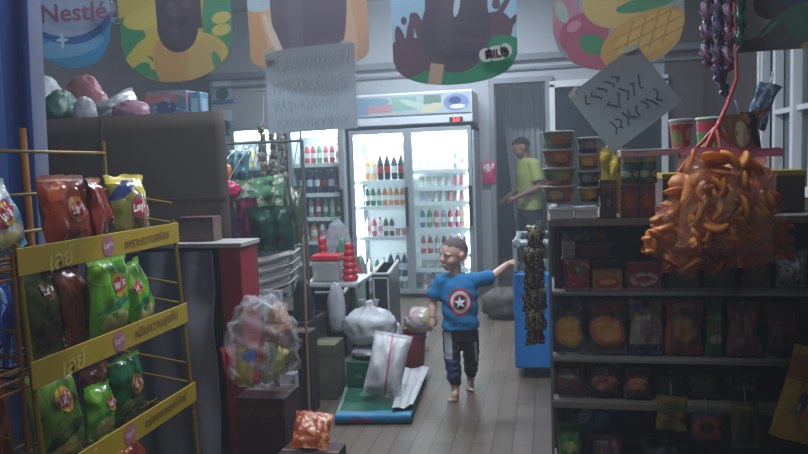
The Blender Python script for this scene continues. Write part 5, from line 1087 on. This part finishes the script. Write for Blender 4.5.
# ---- crates with white trays, cartons
def at_floor(px, py): return onz(px, py, 0)
GY = 3.95
ca = ony(250, 340, GY); cb = ony(309, 340, GY); ctop = ony(280, 322, GY).z
def crate(label, x0, x1, y0, y1, z0, z1, m_):
    t = thing('storage_crate', label, 'crate', ((x0+x1)/2, (y0+y1)/2, z0)); w, d, h = x1-x0, y1-y0, z1-z0; b = MB()
    b.box((0, 0, .006), (w-.004, d-.004, .01))
    for sx in (-1, 1): b.box((sx*(w/2-.006), 0, h/2), (.01, d, h))
    for sy in (-1, 1): b.box((0, sy*(d/2-.006), h/2), (w-.022, .01, h))
    b.build('crate_body', m_, t, smooth=False, bevel=.003)
    r = MB()
    for sy in (-1, 1): r.box((0, sy*(d/2), h-.015), (w+.012, .012, .03))
    for sx in (-1, 1): r.box((sx*(w/2), 0, h-.015), (.012, d, .03))
    r.build('crate_rim', m_, t, smooth=False, bevel=.003); return t
dk = mat('crate_dark', '#2b2a2c', .5, var=.15)
crate('lower dark storage crate of the stack behind the clear snack bag', ca.x, cb.x, GY, GY+.34, .002, ctop*.5-.004, dk)
crate('upper dark storage crate under the tilted white trays', ca.x, cb.x, GY, GY+.34, ctop*.5, ctop, mat('crate_maroon', '#33262a', .5, var=.15))
carton2('milk_carton', 'white carton standing in the upper dark crate', 262, 270, 290, ctop*.5+.02, GY+.02, .05, printed('#b4b8bc', [('r', .5, .4, .5, .12, 0, '#8a949c')], .4))
carton2('milk_carton', 'second white carton in the upper dark crate, nearer the table', 272, 280, 291, ctop*.5+.02, GY+.02, .05, printed('#a8acb2', [('r', .5, .5, .5, .14, 0, '#7a848e')], .4))
topbag('dark_bag', 'dark grey bag sticking out of the upper crate beside the table', 283, 306, 280, GY+.10, mat('dark_bag', '#2f3438', .3, var=.2, bump=.4), 48, .035, z0=ctop*.5+.02)
topbag('orange_pouch', 'small orange pouch between the white cartons and the clear snack bag', 255, 282, 305, GY-.10, mat('orange_pouch', '#b06a2a', .3, var=.2, bump=.4), 49, .05, z0=ctop*.55)
carton2('brown_box', 'brown box propping up the orange pouch in front of the dark crates', 252, 286, 322, .002, GY-.16, .12, printed('#4a3630', [('r', .5, .5, .4, .3, 0, '#54403a')], .6), ztop=ctop*.55)
tm = mat('white_foam', '#b9b6b0', .6, var=.05)
for k in range(4):
    p = ony(274, 292-k*10, GY+.24); t = thing('foam_tray', f'white foam tray, {("lowest", "second lowest", "second from top", "topmost")[k]} of the tilted stack behind the red counter end', 'tray', (p.x+.004*k, GY+.24, p.z+.01), Euler((.05, -.30+.03*k, .12)))
    mb = MB(); Wt, Dt = .30, .24
    mb.sheet(lambda u, v: V(((u-.5)*Wt, (v-.5)*Dt, .022*max(abs(2*u-1), abs(2*v-1))**5 + .008*(2*u-1)**2)), 14, 10); mb.build('tray_body', tm, t, smooth='all', solid=.006)
    MB().tube([(-Wt/2, -Dt/2, .03), (Wt/2, -Dt/2, .03)], .004, 6).build('lip', tm, t)
# ---- black legged table with red goods
ZTB = .62; ta = ony(309, 284, 4.42); tb = ony(356, 283, 4.42)
t = thing('side_table', 'small grey-topped table with thin black legs holding the red goods', 'table', (0, 0, 0))
tx0, tx1, ty0, ty1 = ta.x, tb.x, 4.42, 4.86; ZTB = ta.z
MB().box(((tx0+tx1)/2, (ty0+ty1)/2, ZTB-.012), (tx1-tx0, ty1-ty0, .024)).build('tabletop', mat('grey_laminate', '#a7abac', .35), t, smooth=False, bevel=.004)
for x in (tx0+.02, tx1-.035):
    for y in (ty0+.02, ty1-.02): MB().tube([(x, y, 0), (x, y, ZTB-.024)], .012, 8).build('leg', black, t)
red = mat('red_plastic', '#c02838', .35, var=.08); ztb = ZTB+.001
bx0 = ony(312, 270, 4.50).x; bx1 = ony(340, 270, 4.50).x
t = thing('sweet_box', 'clear plastic tub with a red lid band standing on the small table', 'tub', ((bx0+bx1)/2, 4.55, ztb)); w = bx1-bx0
MB().box((0, 0, .075), (w-.01, .15, .14)).build('tub_body', film('tub_clear', '#c0c4c0', .55, .15), t, smooth=False, bevel=.012)
MB().box((0, 0, .165), (w, .16, .035)).build('lid', red, t, smooth=False, bevel=.008)
mb = MB()
for k in range(4): mb.lathe([(.016, .006), (.02, .012), (.02, .09), (.012, .11)], (-.05+.034*k, .01*(k % 2), 0), 10)
mb.build('sweets', mat('sweets_pale', '#9a978c', .5, var=.3, scale=50), t)
def red_tower(label, px, pyt, y, r):
    p = ony(px, pyt, y); h = p.z-ztb; t = thing('red_pot_tower', label, 'pots', (p.x, y, ztb)); n = 6
    for k in range(n):
        q = 1-.45*k/n; mb = MB().lathe([(r*q*.8, 0), (r*q, h/n*.35), (r*q, h/n*.6), (r*q*.75, h/n*.97)], (0, 0, h/n*k), 14); mb.build('pot', red, t)
red_tower('tapering tower of red pots at the far edge of the small table', 349, 243, 4.56, .055)
red_tower('shorter tower of red pots behind the clear red-banded tub', 322, 238, 4.72, .05)
topbag('green_pouch', 'small green and white pouch behind the red-banded tub', 330, 343, 240, 4.72, bp_('#4f8a68'), 60, .035, z0=ztb)
topbag('clear_bag', 'clear glossy plastic bag peeping up behind the red pots', 318, 346, 222, 4.80, mat('clear_bag2', '#c0c8cc', .1, alpha=.45, var=.15, bump=.6), 59, .05, z0=ztb)
p1 = ony(303, 238, 3.66); p2 = ony(304, 300, 3.66)
tag(MB().tube([(p2.x, 3.66, .002), (p1.x, 3.66, p1.z)], .008, 8).build('wooden_stick', mat('stick_wood', '#a8845c', .5, var=.2)), 'thin wooden stick standing upright beside the small table', 'stick')
carton2('olive_box', 'olive brown cardboard box on the floor in front of the small table', 309, 335, 345, .002, 3.98, .2, printed('#5a5a46', [('r', .5, .8, .5, .03, 0, '#4a4a38'), ('e', .5, .45, .3, .16, 0, '#6a6a52')], .7))
o = topbag('hanging_white_bag', 'white and grey plastic bag hanging from the near corner of the small table', 319, 337, 284, 4.35, mat('white_bag', '#b2b6ba', .25, var=.12, bump=.4, alpha=.9), 61, .04, z0=.33)
carton2('maroon_box', 'dark maroon box on the floor between the brown box and the olive box', 287, 309, 330, .002, 3.72, .14, printed('#36282a', [('r', .5, .5, .4, .3, 0, '#40302f')], .6), ztop=.48)
# ---- slanted black bins
def slbin(label, x0, x1, y0, y1, z0, z1):
    t = thing('display_bin', label, 'bin', (0, 0, 0)); b = MB()
    P = [(y0, .0), (y1, .0), (y1, z1), (y0, z0)]
    for x in (x0, x1-.02): b.add([(x, y, z) for y, z in P]+[(x+.02, y, z) for y, z in P], [[0, 1, 2, 3], [7, 6, 5, 4], [0, 4, 5, 1], [1, 5, 6, 2], [2, 6, 7, 3], [3, 7, 4, 0]])
    b.box(((x0+x1)/2, y0+.01, z0/2), (x1-x0-.04, .02, z0)).box(((x0+x1)/2, y1-.01, z1/2), (x1-x0-.04, .02, z1)).box(((x0+x1)/2, (y0+y1)/2, .1), (x1-x0-.04, y1-y0-.04, .02))
    b.build('bin_body', mat('bin_black', '#1d2124', .4, var=.1), t, smooth=False)
    r = MB(); wr_ = mat('bin_rim', '#b4b8b4', .4)
    for x in (x0+.01, x1-.01): r.tube([(x, y0, z0+.012), (x, y1, z1+.012)], .014, 8)
    r.tube([(x0, y0, z0+.012), (x1, y0, z0+.012)], .012, 8); r.build('rim', wr_, t)
    return t
a1 = ony(345, 293, 4.95); b1_ = ony(371, 267, 5.42)
slbin('black bin with a slanted white rim behind the small table', a1.x-.34, a1.x, 4.95, 5.42, a1.z-.012, b1_.z-.012)
a2 = ony(389, 273, 5.6); b2_ = ony(395, 262, 6.0)
b_ = slbin('second black bin with a slanted white rim, nearer the two-door cooler', ony(372, 280, 5.6).x, a2.x, 5.6, 6.0, a2.z-.02, b2_.z)
fpx0, fpx1 = ony(373, 290, 5.6).x+.01, a2.x-.01
fr = MB(); zt_ = a2.z-.04
for x in (fpx0, fpx1): fr.box((x, 5.592, zt_-.18), (.014, .012, .36))
fr.box(((fpx0+fpx1)/2, 5.592, zt_-.0), (fpx1-fpx0, .012, .014)); fr.build('front_frame', mat('bin_rim', '#b4b8b4', .4), b_, smooth=False)
topbag('green_bag', 'green and white bag of packets inside the first slanted black bin', 346, 362, 258, 5.2, printed('#8a9c90', [('n', 5, .55, '#3f7a50'), ('n', 7, .6, '#b05a68')], .25, bump=.4), 62, .05, z0=.13)
# ---- white bags, striped sack, mat, bucket
wp = mat('white_plastic', '#cfd2d4', .3, var=.06, scale=8, bump=.35, trans=.2)
gx0, gx1 = ony(346, 385, 4.06).x, ony(378, 385, 4.06).x
carton2('green_box', 'dark green box on the folded mat under the grey and white bags', 346, 378, 372, .06, 4.06, .30, printed('#1f5040', [('r', .5, .8, .5, .03, 0, '#2a6450'), ('e', .4, .4, .12, .12, 0, '#4a7a68'), ('n', 5, .62, '#18402f')], .5), ztop=.215)
p = V(((gx0+gx1)/2, 4.22, 0))
t = thing('shopping_bag', 'white plastic shopping bag with knotted handles on the grey bag above the green box', 'bag', (p.x+.02, 4.24, .405))
mb = MB(); crumple(mb, (0, 0, 0), (.17, .13, .135), 71, .16, 2.4, 40, 26, knot=.02); mb.build('bag_body', wp, t, smooth='all')
for s in (-1, 1): MB().sheet(lambda u, v: V((s*(.02+.03*v+.012*math.sin(u*PI))+(u-.5)*.035, .015*math.sin(v*4), .09+.11*v-.03*v*v)), 6, 8).build('handle', wp, t, smooth='all', solid=.004)
topbag('white_bag', 'puffy white bag slumped on the floor between the shopping bag and red bucket', 379, 395, 322, 4.66, wp, 72, .07, z0=.07)
topbag('grey_bag', 'flat grey plastic bag on the green box under the white shopping bag', 341, 380, 346, 4.21, mat('grey_bag3', '#8b8d90', .3, var=.15, bump=.4), 73, .12, z0=.218)
# folded green mat
m0 = at_floor(336, 424); m1 = at_floor(412, 423); m2 = at_floor(426, 378); m3 = at_floor(352, 376)
t = thing('folded_mat', 'folded green mat with a blue border lying on the plank floor', 'mat', (0, 0, 0))
def quad(A, B, C, D, u, v): return (A*(1-u)+B*u)*(1-v) + (D*(1-u)+C*u)*v
Q = [m0, m1, m2, m3]
def mat_(u, v): q = quad(*Q, u, v); return V((q.x, q.y, .03+.010*nz((u*3, v*3, 0), 1, 4)+.004*math.sin(v*16)))
MB().sheet(mat_, 16, 16).build('mat_body', printed('#1f5a44', [('r', .5, .02, .5, .035, 0, '#2a86a8'), ('e', .3, .4, .08, .04, 0, '#4a8a74'), ('r', .02, .5, .02, .5, 0, '#8aa8a0'), ('n', 4, .62, '#18483a')], .55, bump=.15), t, smooth='all', solid=.04)
def brd(u, v): q = quad(*Q, u, 0); a = v*PI; return V((q.x, q.y-.022*math.sin(a), .030-.026*math.cos(a)+.004*nz((u*5, 0, 0), 1, 2)))
MB().sheet(brd, 20, 8).build('blue_border', printed('#2382ac', [('r', .35, .4, .15, .2, 0, '#8a4a80'), ('n', 5, .6, '#1f6a90')], .45), t, smooth='all', solid=.006)
t = thing('white_poly_sheet', 'white plastic sheet lying on the mat toward the boy', 'sheet', (0, 0, 0))
w0 = onz(392, 412, .06); w1 = onz(413, 409, .06); w2 = onz(429, 369, .06); w3 = onz(404, 372, .06)
MB().sheet(lambda u, v: (lambda q: V((q.x, q.y, .078+.012*math.sin(u*9+v)*.6+.008*nz((u*4, v*4, 0), 1, 9))))(quad(w0, w1, w2, w3, u, v)), 16, 16).build('sheet_body', printed('#c2c4c4', [('r', .3, .5, .03, .5, 4, '#a0a4a8'), ('r', .6, .5, .02, .5, 4, '#a8acb0'), ('n', 5, .64, '#a8aaac')], .4, bump=.2), t, smooth='all', solid=.004)
MB().tube([w3+V((0, 0, .012)), w2+V((0, 0, .012))], .006, 6).build('rolled_edge', wp, t)
# white sack with a pink stripe leaning back
p = onz(377, 407, .055)
t = thing('striped_sack', 'white woven sack with a pink stripe leaning upright on the green mat', 'sack', (p.x+.01, p.y+.09, .088), Euler((-.42, .20, .15)))
mb = MB(); at_ = pillow(mb, .225, .37, .15, 75, 0, 20, 22, .04, .3)
mb.build('sack_body', printed('#c6c8c8', [('r', .52, .5, .028, .5, 4, '#c06a84'), ('r', .26, .5, .008, .5, 2, '#a8b0b8'), ('n', 6, .66, '#b0b2b2')], .5, bump=.2), t, smooth='all')
mb = MB()
for sd in (-1, 1): mb.sheet(lambda a, b: at_((2*a-1)*1.004, .95+.05*b, sd)+V((0, sd*.002, .001)), 16, 2)
mb.build('stitched_top', mat('sack_hem', '#b4b6b4', .6), t, smooth='all')
# bucket
p = at_floor(410, 373)
t = thing('red_bucket', 'dull red bucket on the floor behind the striped sack', 'bucket', (p.x, p.y+.10, .001))
MB().lathe([(.075, 0), (.08, .006), (.10, .24), (.108, .245), (.108, .26), (.10, .262), (.097, .25), (.078, .02)], n=26).build('bucket_body', mat('bucket_red', '#8f2f38', .4, var=.1), t)
MB().tube([V((.108*math.cos(a), -.01, .235-.10*math.sin(a)*.6)) for a in [PI*k/10 for k in range(11)]], .004, 6).build('handle', stl, t)
topbag('clear_bag', 'clear bag of pastel packets piled on the red bucket', 397, 430, 308, p.y+.10, printed('#a89a90', [('n', 4, .55, '#b8a864'), ('n', 6, .6, '#8a6a94'), ('n', 9, .62, '#d0d0d0')], .2, bump=.4), 76, .12, z0=.265)
p = at_floor(424, 350); t = thing('white_bottle', 'small white bottle on the floor between the red bucket and the cooler', 'bottle', (p.x, p.y, .001))
MB().lathe([(.034, 0), (.038, .006), (.038, .13), (.018, .16), (.018, .17)], n=16).build('bottle_body', white, t); MB().lathe([(.02, .17), (.02, .20)], n=12).build('cap', mat('cap_grey', '#8a8e92', .4), t)
# ---- clear snack bag on a maroon box, by the counter
KY = 2.72; kz = ony(260, 398, KY).z
carton2('maroon_box', 'dark maroon box on the floor under the big clear snack bag', 235, 284, 398, .002, KY, .20, printed('#3d2022', [('r', .5, .85, .5, .04, 0, '#4c2a2a'), ('n', 4, .62, '#33191c')], .5), ztop=kz)
cx = (ony(226, 360, KY+.1).x+ony(300, 360, KY+.1).x)/2; zt_ = ony(270, 304, KY+.1).z
t = thing('clear_snack_bag', 'big crumpled clear plastic bag of mixed packets standing on the maroon box', 'bag', (cx, KY+.11, kz+.005+(zt_-kz)*.5))
mb = MB(); crumple(mb, (0, 0, 0), (.165, .13, (zt_-kz)*.56), 77, .24, 2.6, 54, 36, flat=True); mb.build('clear_film', film('crinkle_film', '#eef2f4', .17, .05), t, smooth='all')
MB().tube([(-.03, 0, (zt_-kz)*.42), (.02, -.01, (zt_-kz)*.5), (.05, 0, (zt_-kz)*.43)], .008, 6).build('tied_neck', film('crinkle_neck', '#e4e8ec', .7, .1), t)
def inpack(label, px, py, w, h, y, pm, seed, rot, cat=None):
    c = ony(px, py, y); return crisp_bag(label, (c.x, y, max(c.z, kz+.03)), Euler(rot), w, h, .04, pm, seed, logo=None, name='snack_packet')
inpack('yellow and blue packet inside the clear snack bag', 246, 392, .12, .17, KY+.06, printed('#a88a34', [('e', .6, .8, .35, .16, 0, '#2f5a9a'), ('e', .3, .5, .2, .12, 0, '#c8a858'), ('r', .9, .5, .1, .5, 0, '#a82c34')], .3, bump=.2), 121, (-.1, .15, 0))
inpack('red packet at the side of the clear snack bag near the red counter end', 233, 392, .06, .16, KY+.11, printed('#a8303a', [('n', 5, .6, '#c05a50')], .3, bump=.2), 122, (-.1, -.2, 0))
inpack('white packet with a red trim inside the clear snack bag', 266, 394, .12, .20, KY+.10, printed('#a8a098', [('r', .12, .5, .10, .5, 0, '#a8303c'), ('r', .8, .5, .03, .5, 8, '#b84a60'), ('n', 6, .6, '#5a544c')], .3, bump=.2), 123, (-.05, .22, .1))
inpack('brown and orange packet at the top of the clear snack bag', 276, 352, .13, .13, KY+.12, printed('#8a5436', [('n', 5, .56, '#b0784c'), ('n', 7, .64, '#c0b4a8')], .3, bump=.2), 124, (-.1, .1, 0))
inpack('pale yellow-green packet in the middle of the clear snack bag', 276, 372, .05, .11, KY+.05, printed('#b0b048', [('n', 5, .6, '#c8c8b0')], .3, bump=.2), 125, (-.1, .35, 0))
carton2('white_card', 'small white card carton beside the clear snack bag', 285, 295, 374, .002, 3.1, .05, printed('#a4a8b0', [('r', .5, .6, .5, .04, 0, '#8a9098')], .5))
# ---- snack packet at the very front
p = ony(302, 452, 2.62)
t = carton2('low_box', 'low dark red box at the bottom edge carrying the orange and black packets', 272, 332, 458, .002, 2.58, .2, printed('#331c1a', [('n', 5, .6, '#40221e')], .6), ztop=p.z-.02)
crisp_bag('orange-red crinkled snack packet lying on the low box at the front', (ony(312, 452, 2.66).x, 2.63, p.z+.012), Euler((-.9, .1, .2)), .16, .17, .05, printed('#a0482a', [('n', 4, .55, '#c08a5a'), ('n', 7, .62, '#d8b08a')], .3, bump=.3), 131, logo=None, name='snack_packet')
topbag('black_pouch', 'black pouch behind the orange-red packet on the low box', 284, 312, 431, 2.75, mat('black_pouch', '#1d1412', .4, var=.2, bump=.3), 132, .03, z0=p.z-.012)
# ================================================================== LIGHT
wd = bpy.data.worlds.new('w'); SC.world = wd; wd.use_nodes = True
bg = wd.node_tree.nodes['Background']; bg.inputs[0].default_value = rgb('#c2c2c0'); bg.inputs[1].default_value = .13
def area(name, loc, rot, sx, sy, power, col='#e4eeff'):
    l = bpy.data.lights.new(name, 'AREA'); l.shape = 'RECTANGLE'; l.size = sx; l.size_y = sy; l.energy = power; l.color = rgb(col)[:3]
    o = bpy.data.objects.new(name, l); COL.objects.link(o); o.location = loc; o.rotation_euler = rot; return o
tube_lamp(-1.0, 6.3, 'white fluorescent batten on the ceiling over the coolers', 30)
tube_lamp(-2.4, 4.6, 'white fluorescent batten on the ceiling over the brown cardboard', 12)
tube_lamp(-.6, 3.3, 'white fluorescent batten on the ceiling between the banners and the walking boy', 25)
area('ceiling_light_coolers', (-1.0, 6.3, ZC-.12), (0, 0, 0), 1.2, .15, 55)
area('ceiling_light_aisle', (-.6, 3.3, ZC-.12), (0, 0, 0), 1.2, .15, 48)
area('ceiling_light_left', (-2.4, 4.6, ZC-.12), (0, 0, 0), 1.2, .15, 14)
tube_lamp(-.55, 1.75, 'added white fluorescent batten above the shop front, lighting the banners and snack rack', 16)
area('added_fill_front', (-.55, 1.75, ZC-.12), (0, 0, 0), 1.2, .15, 17)  # added front lamp, brightens banner fronts, paper sheets and rack bags
# added scatter volume imitating milky lens glare over the shop
hm, nt, b, out = _new('glare_haze'); nt.nodes.remove(b)
vs = nt.nodes.new('ShaderNodeVolumeScatter'); vs.inputs['Density'].default_value = .022; vs.inputs['Anisotropy'].default_value = .35; vs.inputs['Color'].default_value = rgb('#dfeaf2')
nt.links.new(vs.outputs[0], out.inputs['Volume'])
tag(MB().box(((XL+XW)/2, 4.5, 1.65), (XW-XL+.12, 11.0, 3.5)).build('glare_volume', hm, smooth=False), kind='stuff')
SC.cycles.volume_bounces = 0; SC.cycles.volume_step_rate = 4
area('ceiling_light_far_room', (0.2, 9.4, ZC-.1), (0, 0, 0), .8, .3, 20)
SC.view_settings.view_transform = 'Standard'; SC.view_settings.look = 'None'; SC.view_settings.gamma = 1; SC.view_settings.use_curve_mapping = False
SC.view_settings.exposure = .65
SC.cycles.use_denoising = True; SC.cycles.max_bounces = 8; SC.cycles.transparent_max_bounces = 24; SC.cycles.sample_clamp_indirect = 6
SC.cycles.caustics_reflective = False; SC.cycles.caustics_refractive = False
